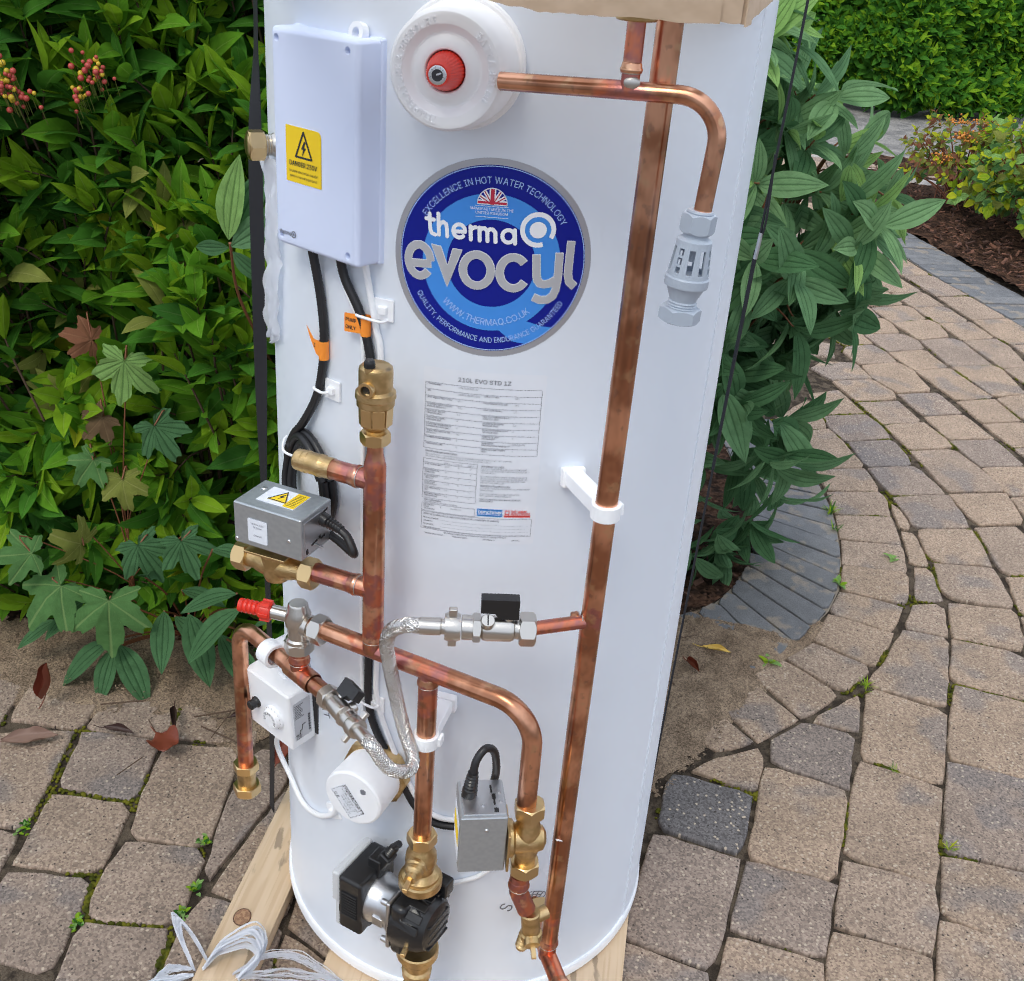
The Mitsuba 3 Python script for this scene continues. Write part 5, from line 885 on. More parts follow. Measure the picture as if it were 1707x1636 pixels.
part('white_cable', tube(spline(deg_path([(-29.3, 1.075, .008), (-28.3, 1.04, .005), (-26.6, 1.00, .0045), (-25.3, .955, .004), (-25.2, .75, .004), (-25.4, .60, .004), (-25.2, .53, .004), (-21.5, .475, .004), (-17.0, .425, .004), (-12.5, .385, .004), (-8.0, .368, .004), (-3.0, .366, .004), (1.5, .37, .004)]), 12), .0034, 12)[0], 'm_white_plastic', True, 'white cable right of the central black cable')
part('white_cable', tube(spline(deg_path([(-12, .30, .004), (-8, .262, .004), (-4.4, .2555, .004), (0, .262, .004), (4.2, .272, .004), (8, .29, .004)]), 10), .0030, 12)[0], 'm_white_plastic', True, 'white cable curving behind the right motorised valve')
def tie_base(deg, z, u=0.0, s=.022, lab='square white stick-on cable tie base'):
    k = part('tie_base', wrap(thick(sheet(sbox(-s / 2, -s / 2, s / 2, s / 2)), .0025), math.radians(deg) * RC, z, .003, u), 'm_nylon', False, lab); M = along(at_deg(deg, z, .005), radial(deg))
    sub(k, 'saddle', mv(rbox((.010, .008, .005), .001), M), 'm_nylon'); return k
tie_base(-25.0, 1.020, 0, lab='square white tie base beside the orange tag under the wiring box'); tie_base(-39.2, .913, 0, lab='square white tie base on the left black cable'); tie_base(-25.6, .520, 0, lab='square white tie base on the lower cables'); tie_base(-40.2, .3045, .5, lab='square white tie base on the thermostat cable'); tie_base(-1.5, .362, 0, lab='square white tie base beside the right motorised valve')
def tie(deg0, deg1, z, off, lab):
    part('cable_tie', tube(spline(deg_path([(deg0, z, .001), (deg0 + .6, z + .001, off), ((deg0 + deg1) / 2, z + .001, off + .002), (deg1 - .6, z, off), (deg1, z, .001)]), 6), .0017, 8)[0], 'm_nylon', True, lab)
tie(-31.0, -24.0, 1.010, .0118, 'white cable tie above the orange tag'); tie(-43.8, -39.5, .911, .0118, 'white cable tie on the left black cable'); tie(-29.5, -24.3, .521, .0115, 'white cable tie on the lower cables'); tie(-3.2, -1.0, .362, .0115, 'white cable tie beside the right motorised valve')
def simple_tag(deg, z, off, poly, up_, lab, txt=None):
    k = part('cable_tag', tube(np.array([at_deg(deg, z - .0105, off), at_deg(deg, z + .0105, off)]), .0054, 16, False)[0], 'm_orange', True, lab)
    o = at_deg(deg, z, off); M = frame(o, tangent(deg), (0, 0, 1)); M[:3, 3] += radial(deg) * .0035
    sub(k, 'flag', mv(slab(Polygon(poly), .0005), M), 'm_orange', 30)
    if txt: 
        t = cat(*[line_of(a, .0038, x, y, True, False, .9) for a, x, y in txt]); t.apply_translation([0, 0, .0009]); sub(k, 'print', mv(t, M), 'm_black_ink', False)
simple_tag(-41.2, .957, .0055, [(0, -.008), (0, .010), (-.012, .010), (-.0235, .022), (-.018, .010), (-.008, -.006)], 0, 'orange tag wrapped round the left black cable', [('Z', -.012, .002)])
simple_tag(-28.9, 1.000, .0065, [(0, -.008), (0, .012), (-.024, .010), (-.024, -.010)], 0, 'orange tag wrapped round the middle black cable', [('PUMP', -.0225, .002), ('ONLY', -.0225, -.006)])

# --- tapping on the left flank ---------------------------------------------------------------------------------------
sd_ = radial(-66.0); so = at_deg(-66.0, 1.147, 0)
SB = part('side_tapping', mv(lathe([(0, 0), (.0125, 0)] + [p for k in range(5) for p in ((.0115, .002 + k * .0026), (.0105, .0033 + k * .0026))] + [(.0105, .018), (0, .018)], 36), along(so, sd_)), 'm_nickel', 25, 'threaded side tapping with a brass nut on the left flank')
sub(SB, 'brass_nut', mv(hexnut(.029, .017), along(so + sd_ * .011, sd_)), 'm_brass_nut', 20); sub(SB, 'brass_nut_face', mv(lathe([(0, .002), (.009, .002), (.0125, 0), (0, 0)], 30), along(so + sd_ * .028, sd_)), 'm_brass_nut')

# ================================================================ OTHER THINGS
# carton over the top of the cylinder: panels with torn lower edges
tag('carton', 'torn brown cardboard sleeve round the top of the cylinder', 'cardboard box')
def panel(p0, p1, zlow, ztop, t=.0045, torn=.004, seed=0, n=90):
    """Upright board from p0 to p1 (plan), its lower edge at zlow(s) and roughly torn."""
    p0, p1 = np.asarray(p0, float), np.asarray(p1, float); s = np.linspace(0, 1, n); L = np.linalg.norm(p1 - p0)
    lo = np.array([zlow(x) for x in s]) + torn * (meshkit.fbm(np.c_[s * L * 45, s * 0, s * 0 + seed], 4, seed) - .5) * 2
    return mv(slab(Polygon(np.vstack([np.c_[s * L, lo], [[L, ztop], [0, ztop]]])), t, -t / 2), frame((p0[0], p0[1], 0), (p1[0] - p0[0], p1[1] - p0[1], 0), (0, 0, 1)))
cf0, cf1 = (-.22, -.428), (.166, -.428)
hem = lambda s: 1.3255 + (.055 * max(0, (.62 - s)) if s < .62 else 0) - .003 * (s > .62) * (s - .62)
put('front_panel', panel(cf0, cf1, hem, 1.43, .0045, .0035, 2, 150), 'm_card', 'carton', 'front panel with a torn lower edge', 25)
put('torn_layer', panel((-.075, -.4312), (.06, -.4312), lambda s: 1.3235 + (.012 * max(0, .5 - s) * 2), 1.345, .0012, .0035, 5, 70), 'm_card', 'carton', None, 25)
put('torn_layer', panel((.055, -.4318), (.15, -.4318), lambda s: 1.3225, 1.340, .0010, .0022, 9, 60), 'm_card', 'carton', None, 25)
put('side_panel', panel((.168, -.428), (.245, -.145), lambda s: 1.3228 + .003 * s, 1.43, .0045, .0010, 3), 'm_card', 'carton', 'right side panel', 25)
put('corner_flap', panel((.169, -.4315), (.180, -.395), lambda s: 1.3215, 1.43, .0012, .0012, 4, 20), 'm_card', 'carton', None, 25)
put('side_panel', panel((-.22, -.428), (-.255, -.11), lambda s: 1.36, 1.43, .0045, .002, 6), 'm_card', 'carton', None, 25)
# pallet boards under the cylinder
tag('pallet', 'pale softwood pallet boards under the cylinder', 'pallet')
bdv = nrm([-.155, -.988, 0]); bpv = np.array([-bdv[1], bdv[0], 0])      # towards +x
def board(edge, side, width, length, back, z0=.003, t=.026):
    c = np.array([edge[0], edge[1], 0.0]) + bpv * side * width / 2 + bdv * (length / 2 - back); c[2] = z0 + t / 2
    m = rbox((width, length, t), .0018, 2); return mv(fine(m, .08), frame(c, bpv, bdv))
def pboard(name, *a, **k): return put('board', board(*a, **k), 'm_wood', 'pallet', name, 30)
pboard('left board with a round knot', (-.338, -.06), 1, .078, .95, .42); pboard('middle board', (-.188, -.20), 1, .088, .95, .55); pboard('right board', (.250, -.15), -1, .088, .95, .50); pboard(None, (.03, -.2), 1, .088, .92, .55)
kc = np.array([-.337, -.150, .0292]); put('knot', mv(lathe([(0, .0009), (.0118, .0009), (.0125, .0002), (.0125, -.001), (0, -.001)], 30), translation_matrix(kc + [.012, -.005, 0]) @ np.diag([1, 1.25, 1, 1])), 'm_knot', 'pallet', 'round brown knot', 30)
put('knot_rim', tube(np.c_[np.cos(np.linspace(0, 2 * PI, 31)) * .0125, np.sin(np.linspace(0, 2 * PI, 31)) * .0155, np.zeros(31)] + kc + [.012, -.005, .0006], .0007, 6, False)[0], 'm_bark', 'pallet', None, True)
# flat packing strap on the left, thin cords on the right
def ribbon(p, w, t, twist0, twist1, refdir=(0, 1, 0)):
    p = densify(np.asarray(p, float), .02); tn = np.gradient(p, axis=0); tn /= np.linalg.norm(tn, axis=1, keepdims=True); n = len(p); v = []
    for i in range(n):
        a = np.cross(tn[i], refdir); a = nrm(a); b = np.cross(tn[i], a); th = twist0(i / (n - 1)); x = a * math.cos(th) + b * math.sin(th); y = np.cross(tn[i], x); ww = w / 2
        v += [p[i] + x * ww + y * t, p[i] - x * ww + y * t, p[i] - x * ww - y * t, p[i] + x * ww - y * t]
    f = []
    for i in range(n - 1):
        for k in range(4): a, b = i * 4 + k, i * 4 + (k + 1) % 4; f.append([a, b, b + 4, a + 4])
    return trimesh.Trimesh(v, np.vstack([[[q[0], q[1], q[2]], [q[0], q[2], q[3]]] for q in f]), process=False)
put('packing_strap', ribbon(spline([(-.291, .0, 1.60), (-.290, -.001, 1.28), (-.2955, -.004, 1.12), (-.2985, -.004, .89), (-.302, -.0, .685), (-.310, .03, .30), (-.328, .080, .02)], 8), .0165, .0006, lambda s: 1.15 - 1.15 * min(1, max(0, (s - .24) / .12)) + .95 * min(1, max(0, (s - .47) / .14)), None), 'm_strap', None, None, 30)
tag('packing_strap', 'flat black packing strap hanging down the left side of the cylinder', 'strap')
ct = [(.318, 0, 1.60), (.3135, 0, 1.32), (.305, 0, 1.053), (.2965, .01, .70), (.291, .03, .30), (.289, .052, .01)]
put('packing_strap', cat(tube(spline(ct, 10), .0017, 8)[0], tube(spline([(.305, 0, 1.047), (.3085, -.004, 1.08), (.3055, -.006, 1.155)], 8), .0014, 8)[0], ribbon(spline([(.303, 0, 1.04), (.299, .004, .86), (.297, .008, .74)], 6), .0042, .0006, lambda s: .7, None)), 'm_strap', None, None, 30)
tag('packing_strap_001', 'thin black cord running down beside the right edge of the cylinder', 'strap')
put('strap_buckle', tube(spline([(.3055, -.0012, 1.062), (.3045, -.0014, 1.045), (.3035, -.001, 1.03)], 6), .0026, 10)[0], 'm_alu', None, None, True); tag('strap_buckle', 'small silver crimp on the black cord at the right', 'buckle')
# clear film hanging beside the wiring box
def crumple(u0, u1, z0, z1, off, amp, seed, nu=26, nz=60):
    a, z = np.meshgrid(np.linspace(0, 1, nu), np.linspace(0, 1, nz)); u = u0(z) + (u1(z) - u0(z)) * a; Z = z0 + (z1 - z0) * z
    P = np.stack([a * 5, z * 4, np.full_like(a, seed)], -1); o = off + amp * (np.abs(meshkit.fbm(P * [1.6, .7, 1], 4, seed) - .5) * 2.2 + .5 * np.abs(meshkit.noise(P * 3.1, seed + 1) - .5))
    v = on_cyl(u, Z, o).reshape(-1, 3); i, j = np.meshgrid(np.arange(nz - 1), np.arange(nu - 1), indexing='ij'); k = (i * nu + j).ravel()
    return trimesh.Trimesh(v, np.vstack([np.stack([k, k + 1, k + nu + 1], -1), np.stack([k, k + nu + 1, k + nu], -1)]), process=False)
dg = lambda x: math.radians(x) * RC
put('plastic_sleeve', crumple(lambda z: dg(-80) + dg(12) * z * 0, lambda z: dg(-57) - dg(6) * z - dg(9) * (z > .9) * (z - .9) * 10, 1.135, .912, .002, .013, 3), 'm_film', None, None, True)
tag('plastic_sleeve', 'crumpled clear plastic sleeve hanging behind the wiring box', 'plastic sleeve')
# white polythene ties at the foot
def frond(path, w, seed, n=9):
    """A bunched strip: many fine strands following one path and fanning apart."""
    r = np.random.default_rng(seed); ms = []; p = spline(path, 10); m = len(p); s = np.linspace(0, 1, m); fan = np.interp(s, [0, .12, .5, .88, 1], [.15, .45, 1, .6, .3])
    tn = nrm(p[-1] - p[0]); a = nrm(np.cross(tn, [0, 0, 1])); b = np.cross(a, tn)
    for k in range(n):
        da, db = r.uniform(-1, 1), r.uniform(-.6, .6); ph = r.uniform(0, 6)
        q = p + (a * da + b * db)[None] * (w * fan)[:, None] + .0012 * np.sin(s * 25 + ph)[:, None] * a; ms.append(ribbon(q, w * r.uniform(.08, .26), .00012, lambda x, ph=ph: .6 * math.sin(ph + 5 * x), None, (.1, .2, 1)))
    return cat(*ms)
ws = []
for path, w_, sd in (([(-.372, -.250, .028), (-.396, -.222, .055), (-.405, -.205, .075), (-.385, -.213, .060), (-.358, -.235, .032)], .014, 1), ([(-.358, -.250, .032), (-.335, -.232, .058), (-.295, -.218, .068), (-.280, -.232, .05), (-.305, -.262, .034)], .018, 2),
                   ([(-.37, -.26, .03), (-.42, -.27, .02), (-.46, -.29, .012)], .008, 3), ([(-.375, -.25, .03), (-.41, -.24, .014), (-.43, -.262, .01)], .006, 4)): ws.append(frond(path, w_, sd, 34))
put('polythene_tie', cat(*ws), 'm_film', None, None, 40); tag('polythene_tie', 'frayed white polythene bow knotted on the left pallet board', 'plastic tie')
put('polythene_tie', cat(frond([(-.315, -.258, .034), (-.27, -.232, .045), (-.225, -.230, .040), (-.185, -.248, .033), (-.15, -.268, .03)], .007, 6, 24), frond([(-.31, -.262, .034), (-.24, -.252, .030), (-.17, -.262, .032)], .013, 7, 18)), 'm_clear', None, None, 40); tag('polythene_tie_001', 'clear polythene strip stretched from the bow across to the middle board', 'plastic tie')

# ---------------------------------------------------------------- fallen leaves and twigs
def leaf(L, W, tint, nl=7, nw=4, bend=.25, cup=.25, tip=.82, curl=0.0, wav=0.0, seed=0):
    """A blade from the origin along +x, face up +z: (mesh, uv). tint picks the colour."""
    s = np.linspace(0, 1, nl + 1); c = np.linspace(-1, 1, nw + 1); prof = np.sin(PI * np.clip(s, 0, 1) ** tip) ** .85; prof[0] = .05; prof[-1] = .015
    S_, C_ = np.meshgrid(s, c, indexing='ij'); hw = W / 2 * prof[:, None]
    ang = bend * S_; X = L * np.where(abs(bend) > 1e-3, np.sin(ang) / max(abs(bend), 1e-3) * np.sign(bend), S_); Zc = -L * np.where(abs(bend) > 1e-3, (1 - np.cos(ang)) / max(abs(bend), 1e-3) * np.sign(bend), 0)
    Y = hw * C_ * np.cos(curl * C_); Zz = Zc + hw * np.abs(C_) * cup + hw * curl * C_ ** 2 + wav * W * np.sin(S_ * 9 + seed) * C_ ** 2
    v = np.stack([X, Y, Zz], -1).reshape(-1, 3); uv = np.stack([tint + .5 + C_ * .45, S_], -1).reshape(-1, 2); w = nw + 1
    i, j = np.meshgrid(np.arange(nl), np.arange(nw), indexing='ij'); k = (i * w + j).ravel(); f = np.vstack([np.stack([k, k + w, k + w + 1], -1), np.stack([k, k + w + 1, k + 1], -1)])
    return trimesh.Trimesh(v, f, process=False), uv
def lobed(R_, tint, lobes=5, teeth=.07, sag=.25, seed=0):
    """A palmate leaf, its stalk at the origin, pointing along +x."""
    r = np.random.default_rng(seed); n = 90; a = np.linspace(-PI, PI, n, endpoint=False); rad = np.zeros(n)
    for k, (c, l, wd) in enumerate(((0, 1.0, .40), (.92, .88, .40), (-.92, .86, .40), (1.95, .58, .42), (-1.95, .56, .42))): rad = np.maximum(rad, l * np.exp(-((a - c) / wd) ** 2) * .60 + .42 * l * (abs(a - c) < .8))
    rad *= 1 + teeth * np.sign(np.sin(a * 19 + seed)) * (.5 + .5 * r.random(n)); rad *= np.where(abs(a) > 2.7, .35 + .4 * (PI - abs(a)) / .44, 1)
    axes = np.array([0, .92, -.92, 1.95, -1.95]); rings = [0, .35, .7, 1]; v = [[0, 0, 0]]; uv = [[tint + .5, .5]]
    for q in rings[1:]:
        for i in range(n): x, y = rad[i] * R_ * q * math.cos(a[i]), rad[i] * R_ * q * math.sin(a[i]); v.append([x, y, -sag * (x * x + y * y) / R_ + .05 * R_ * q * abs(math.sin(a[i] * 2.7))]); da = a[i] - axes; j_ = int(np.argmin(abs(da))); uv.append([tint + .5 + .45 * float(np.clip(da[j_] / .46, -1, 1)) * (.35 + .65 * q), .1 + .85 * q])
    f = [[0, 1 + i, 1 + (i + 1) % n] for i in range(n)]
    for q in range(2):
        for i in range(n): p0, p1 = 1 + q * n + i, 1 + q * n + (i + 1) % n; f += [[p0, p0 + n, p1 + n], [p0, p1 + n, p1]]
    return trimesh.Trimesh(v, f, process=False), np.array(uv)
def aim(o, d, up=(0, 0, 1), roll=0.0):
    d = nrm(d); up = np.asarray(up, float); up = up - d * (up @ d); up = nrm(up) if np.linalg.norm(up) > 1e-3 else nrm(np.cross(d, [1, 0, 0])); y = np.cross(up, d); m = np.eye(4)
    c, s = math.cos(roll), math.sin(roll); m[:3, 0], m[:3, 1], m[:3, 2], m[:3, 3] = d, y * c + up * s, up * c - y * s, o; return m
dead = [((-.800, .326), .085, .045, (.35, .25, .95), 'm_rust_leaf', 1.1, 'curled red-brown dead leaf standing on its stalk near the left hedge', -.5),
        ((-.835, .215), .095, .034, (.95, .25, .05), 'm_buff_leaf', .4, 'flat buff dead leaf on the pavers at the left edge', .1),
        ((-.670, .268), .058, .020, (.95, -.2, .10), 'm_dark_leaf', .8, 'small dark curled dead leaf left of the hanging pipe', .2),
        ((-.562, .335), .085, .026, (.25, -.9, .25), 'm_dark_leaf', 1.2, 'dark crumpled dead leaf above the red-brown one', .3),
        ((-.575, .262), .088, .056, (.62, -.75, .12), 'm_rust_leaf', .15, 'ribbed red-brown dead leaf in the middle of the left pavers', -.35),
        ((-.455, .318), .060, .022, (.9, .25, .10), 'm_dark_leaf', .9, 'dark dead leaf behind the hanging pipe', .2),
        ((-.345, .195), .072, .040, (.35, .9, .25), 'm_rust_leaf', .6, 'red-brown dead leaf beside the black strap', -.2),
        ((.437, .585), .058, .026, (.25, -.85, .30), 'm_rust_leaf', 1.1, 'curled maroon leaf on the sand right of the cylinder', .3),
        ((.478, .640), .060, .017, (.9, -.4, .15), 'm_yellow_leaf', .6, 'small yellow leaf on the sand right of the cylinder', .1)]
for k, (xy, L, W, d, mt_, cu, lab, bn) in enumerate(dead):
    lm, lu = leaf(L, W, 0, 12, 6, bn, .3, .9, cu, .12, k); lm.vertices[:, 2] += (.10 if k != 4 else .05) * W * np.cos(np.abs(lm.vertices[:, 1]) / W * 14) * (np.abs(lm.vertices[:, 1]) < W * .45)
    st = tube(np.array([[-.022, 0, .004], [-.01, 0, 0], [.01, 0, -.0005]]), .0009, 6)[0]
    m = mv(thick(lm, .0006), aim((*xy, .012), d, (0, -.3, 1))); m = cat(m, mv(st, aim((*xy, .012), d, (0, -.3, 1)))); m.apply_translation([0, 0, .004 - m.bounds[0, 2] if m.bounds[0, 2] < .004 else 0])
    tag(put('dead_leaf', m, mt_, None, None, 35), lab, 'leaf', 'dead leaves on the paving')
tws = [[(-.40, .36, .012), (-.46, .33, .016), (-.52, .315, .010)], [(-.455, .33, .014), (-.475, .26, .010)], [(-.70, .335, .010), (-.62, .352, .012)], [(-.60, .30, .010), (-.57, .255, .010), (-.565, .235, .010)], [(-.50, .29, .010), (-.42, .25, .010)], [(-.58, .20, .010), (-.61, .15, .010)], [(.40, .50, .014), (.36, .53, .014)], [(.43, .66, .016), (.47, .68, .014)]]
TWL = ['brown twig nearest the hanging pipe, pointing left', 'short twig forking off behind the hanging pipe', 'thin twig left of the dead leaves below the hedge', 'bent thin twig running down to the middle dead leaf', 'thin twig between the dead leaves and the hanging pipe', 'short twig below the ribbed red-brown dead leaf', 'short twig on the sand close to the cylinder', 'short twig by the yellow leaf on the sand']
for k, t_ in enumerate(tws): tag(put('twig', tube(spline(t_, 5), .0016 - .0006 * (k % 2), 7)[0], 'm_twig', None, None, True), TWL[k], 'twig', 'twigs on the paving')
# weeds and grass in the joints
def tuft(xy, n, hgt, sd, tints, lab, cat_='weed', blade=False, group=None):
    r = np.random.default_rng(sd); ms, us = [], []
    for k in range(n):
        a = r.uniform(0, 2 * PI); L = hgt * r.uniform(.6, 1.2); l_, u_ = leaf(L, L * (.10 if blade else .55), r.choice(tints), 4, 2, r.uniform(.2, 1.0), .2)
        ms.append(mv(l_, aim((xy[0] + r.normal(0, .004), xy[1] + r.normal(0, .006), .0), (math.cos(a) * .7, math.sin(a) * .7, 1.0 if blade else r.uniform(.25, .8)), (0, 0, 1)))); us.append(u_)
    tag(put('weed', cat(*ms), 'm_leaf_matt', None, None, True, np.vstack(us)), lab, cat_, group)
tuft((.851, .948), 10, .022, 1, [6, 2], 'small pale weed between the brick edging and the pavers, upper one'); tuft((.610, .612), 9, .026, 2, [6, 11], 'small pale weed at the lower end of the curved brick edging')
tuft((.803, .543), 16, .030, 3, [2, 11], 'grass tuft where four pavers meet', 'grass', True); tuft((.788, .296), 14, .016, 4, [2, 3], 'green grass tuft in a joint low on the right', 'grass', True)
tuft((.834, .100), 22, .020, 5, [2, 13], 'green grass tuft in the joint nearest the lower right corner', 'grass', True); tuft((.915, 1.31), 26, .035, 6, [2, 3, 11], 'long grassy weed along the curved brick edging', 'weed', True)
tuft((.905, 1.22), 18, .028, 7, [2, 3], 'short grassy weed lower along the curved brick edging', 'weed', True); tuft((1.02, 1.09), 8, .020, 8, [6], 'tiny pale rosette weed on a paver')
for k, (xy, wl) in enumerate([((-.425, .017), 'tiny leafy weed in the joint left of the pallet, uppermost'), ((-.416, -.077), 'tiny leafy weed in the joint beside the pallet knot'), ((-.424, -.128), 'tiny leafy weed in the joint left of the white bow'), ((-.571, -.156), 'tiny leafy weed in the second joint from the pallet, low in the picture'), ((-.72, .03), 'tiny leafy weed in the joint at the left edge')]): tuft(xy, 22, .011, 20 + k, [2, 3, 6], wl)

# ================================================================ PLANTS
def project(p):
    d = np.asarray(p, float) - CAM; r = np.cross(FWD, CUP); z = d @ FWD; return 512 + 1128 * (d @ r) / z, 490.5 - 1128 * (d @ CUP) / z, z
def hidden_by_cylinder(x, y): return (x > 263 + .033 * y * .6) & (x < 780 - .168 * y) & (y < 930)
def rot_rand(r, d, spread): return nrm(np.asarray(d, float) + r.normal(0, spread, 3))
def kinds(mat, specs):
    """A few blades of one species, each written once."""
    out = []
    for a in specs: m, uv = leaf(**a); out.append((m, uv, mikit.ply(m, mat, smooth=True, uv=uv)))
    return out
def plant(name, label, category, kd, leaves, mat, keep=300, group=None, stems=None, stem_mat='m_twig', minpx=9):
    """leaves: (kind, matrix). The ones that show largest become parts; the rest one mesh."""
    name = numbered(name); tag(name, label, category, group)
    M = np.array([m for _, m in leaves]); ki = np.array([k for k, _ in leaves]); pts = []
    for k, (m, uv, d) in enumerate(kd): pass
    samp = np.array([[.2, 0], [.4, .3], [.4, -.3], [.6, .25], [.6, -.25], [.8, 0], [.5, 0]]); W = 205; Hh = 196; zb = np.full((Hh, W), 1e9); own = np.full((Hh, W), -1)
    base = [np.c_[samp[:, 0] * kd[k][0].bounds[1, 0], samp[:, 1] * kd[k][0].bounds[1, 1] * 1.6, np.zeros(7), np.ones(7)] for k in range(len(kd))]
    P = np.array([(M[i] @ base[ki[i]].T).T[:, :3] for i in range(len(M))]); x, y, z = project(P); ok = (z > .1) & (x > 0) & (x < 1023) & (y > 0) & (y < 980) & ~hidden_by_cylinder(x, y)
    ix, iy = (np.clip(x, 0, 1023) / 5).astype(int), (np.clip(y, 0, 980) / 5).astype(int)
    for i, q in zip(*np.nonzero(ok)):
        if z[i, q] < zb[iy[i, q], ix[i, q]]: zb[iy[i, q], ix[i, q]] = z[i, q]; own[iy[i, q], ix[i, q]] = i
    vis = np.bincount(own[own >= 0], minlength=len(M)); size = np.array([np.linalg.norm(M[i][:3, 0]) * kd[ki[i]][0].bounds[1, 0] for i in range(len(M))]) * 1128 / np.maximum(z[:, 6], .2)
    order = np.argsort(-(vis * 100 + np.minimum(size, 99))); sel = [i for i in order[:keep] if vis[i] > 0 and size[i] >= minpx]; ss = set(sel)
    for i in sel:
        key = numbered(name + '__leaf'); scene[key] = {**kd[ki[i]][2], 'to_world': T(M[i].tolist())}
    rest = [i for i in range(len(M)) if i not in ss]
    if rest:
        vs, fs, us, n0 = [], [], [], 0
        for i in rest:
            m, uv, _ = kd[ki[i]]; v = np.asarray(m.vertices) @ M[i][:3, :3].T + M[i][:3, 3]; vs.append(v); fs.append(m.faces + n0); us.append(uv); n0 += len(v)
        key = put('foliage', trimesh.Trimesh(np.vstack(vs), np.vstack(fs), process=False), mat, name, None, True, np.vstack(us)); tag(key, None, kind='stuff')
    if stems is not None and len(stems): key = put('branches', cat(*stems), stem_mat, name, None, True); tag(key, None, kind='stuff')
    return name
def scaled(m, s): m = m.copy(); m[:3, :3] *= s; return m
def rosette(r, o, d, n, ks, s0, s1, open0, open1, step, sag=0.0):
    """Leaves spiralling up the last stretch of a shoot ending at o, pointing along d."""
    d = nrm(d); a = nrm(np.cross(d, [.3, .2, 1.0])); b = np.cross(d, a); out = []
    for k in range(n):
        t = k / max(1, n - 1); ph = k * 2.4 + r.uniform(-.4, .4) + 1; op = open0 + (open1 - open0) * t + r.normal(0, .12)
        rad = a * math.cos(ph) + b * math.sin(ph); v = d * math.cos(op) + rad * math.sin(op) - np.array([0, 0, sag * math.sin(op)]); up = d * math.sin(op) - rad * math.cos(op)
        kk = ks[0] if t < .5 else ks[1]; out.append((int(r.choice(kk)), scaled(aim(o - d * step * (1 - t), v, up, r.normal(0, .35)), r.uniform(s0, s1) * (1 - .25 * t * (n > 5)))))
    return out
# --- left hedge
r = np.random.default_rng(5)
kd = kinds('m_leaf', [dict(L=.1, W=w_, tint=t_, nl=5, nw=4, bend=b_, cup=c_, tip=tp_) for t_, w_, b_, c_, tp_ in ((0, .034, .35, .30, .9), (0, .038, .6, .2, .8), (2, .034, .2, .35, .9), (2, .038, .45, .25, .85), (1, .036, .5, .25, .85), (1, .032, .8, .2, .9), (3, .036, .6, .2, .8), (3, .04, .4, .3, .85), (13, .032, .7, .2, .85), (9, .034, 1.1, .1, .9))])
lv, st = [], []
for k in range(2350):
    x, z = r.uniform(-1.6, .15), r.uniform(.03, 1.55) if k < 1750 else r.uniform(.75, 1.5); dep = r.exponential(.09) if k % 5 < 3 else r.uniform(.10, .55)
    y = .55 + .10 * (meshkit.noise(np.array([[x * 4, z * 4, 1.0]]), 3)[0] - .5) * 2 + dep + .12 * max(0, z - .9) ** 2 * 2 - .03 * (z < .3)
    up_ = 1.15 if z > .60 else .30; o = np.array([x, y, z]); d = nrm([r.normal(0, .38), -.62 + r.normal(0, .3), up_ + r.normal(0, .35)]); n = int(r.integers(6, 10))
    young = r.random() < (.75 if dep < .10 else .25); ks = ((4, 5, 0, 1) if young else (6, 7, 4, 5), (2, 3, 0, 2) if young else (4, 5, 1)) if r.random() > .05 else ((8, 4, 9), (9, 3, 0)); lv += rosette(r, o, d, n, ks, .85, 1.30, .85 if z > .6 else 1.15, .25, .085, .05)
    if dep < .2: st.append(tube(np.array([o - d * .16 + [0, .04, -.05], o - d * .08, o + d * .004]), [.0026, .0022, .0012], 5)[0])
for k in range(26): x = r.uniform(-1.4, .0); st.append(tube(spline([(x, .72, -.02), (x + r.normal(0, .05), .72, .3), (x + r.normal(0, .1), .75, .7), (x + r.normal(0, .14), .78, 1.2)], 5), [.0045] * 16, 6)[0])
for k in range(520): o = np.array([r.uniform(-1.7, .1), r.uniform(1.0, 1.5), r.uniform(.0, 1.5)]); lv += rosette(r, o, nrm([r.normal(0, .4), -.6, .4]), 7, ((6, 7, 4), (4, 5, 1)), 1.0, 1.5, 1.15, .3, .1)
plant('hedge', 'dense glossy green hedge on the left behind the cylinder', 'hedge', kd, lv, 'm_leaf', 300, None, st)
def berries(o, n, sp, sd, lab):
    q = np.random.default_rng(sd); rs, ys, sm = [], [], []
    for k in range(n):
        p = np.array(o) + q.normal(0, 1, 3) * [sp, sp * .6, sp * 1.1]; b = trimesh.creation.icosphere(1, q.uniform(.0030, .0052)); b.apply_translation(p); (rs if q.random() < .62 else ys).append(b); sm.append(tube(np.array([p, p + [0, .02, -.03]]), .0006, 5)[0])
    k = numbered('berry_cluster'); tag(k, lab, 'berries'); [tag(put(n_, cat(*b_), m_, k, None, True), None, kind='stuff') for n_, b_, m_ in (('red_berries', rs, 'm_berry_red'), ('yellow_berries', ys, 'm_berry_yellow'), ('stalks', sm, 'm_stem_green'))]
berries((-.800, .52, 1.085), 60, .022, 1, 'cluster of red and yellow berries at the left edge of the hedge'); berries((-.672, .53, 1.110), 30, .016, 2, 'smaller cluster of red berries in the hedge')
berries((-.690, .53, 1.075), 12, .010, 3, 'small berry spray just below the smaller red cluster')
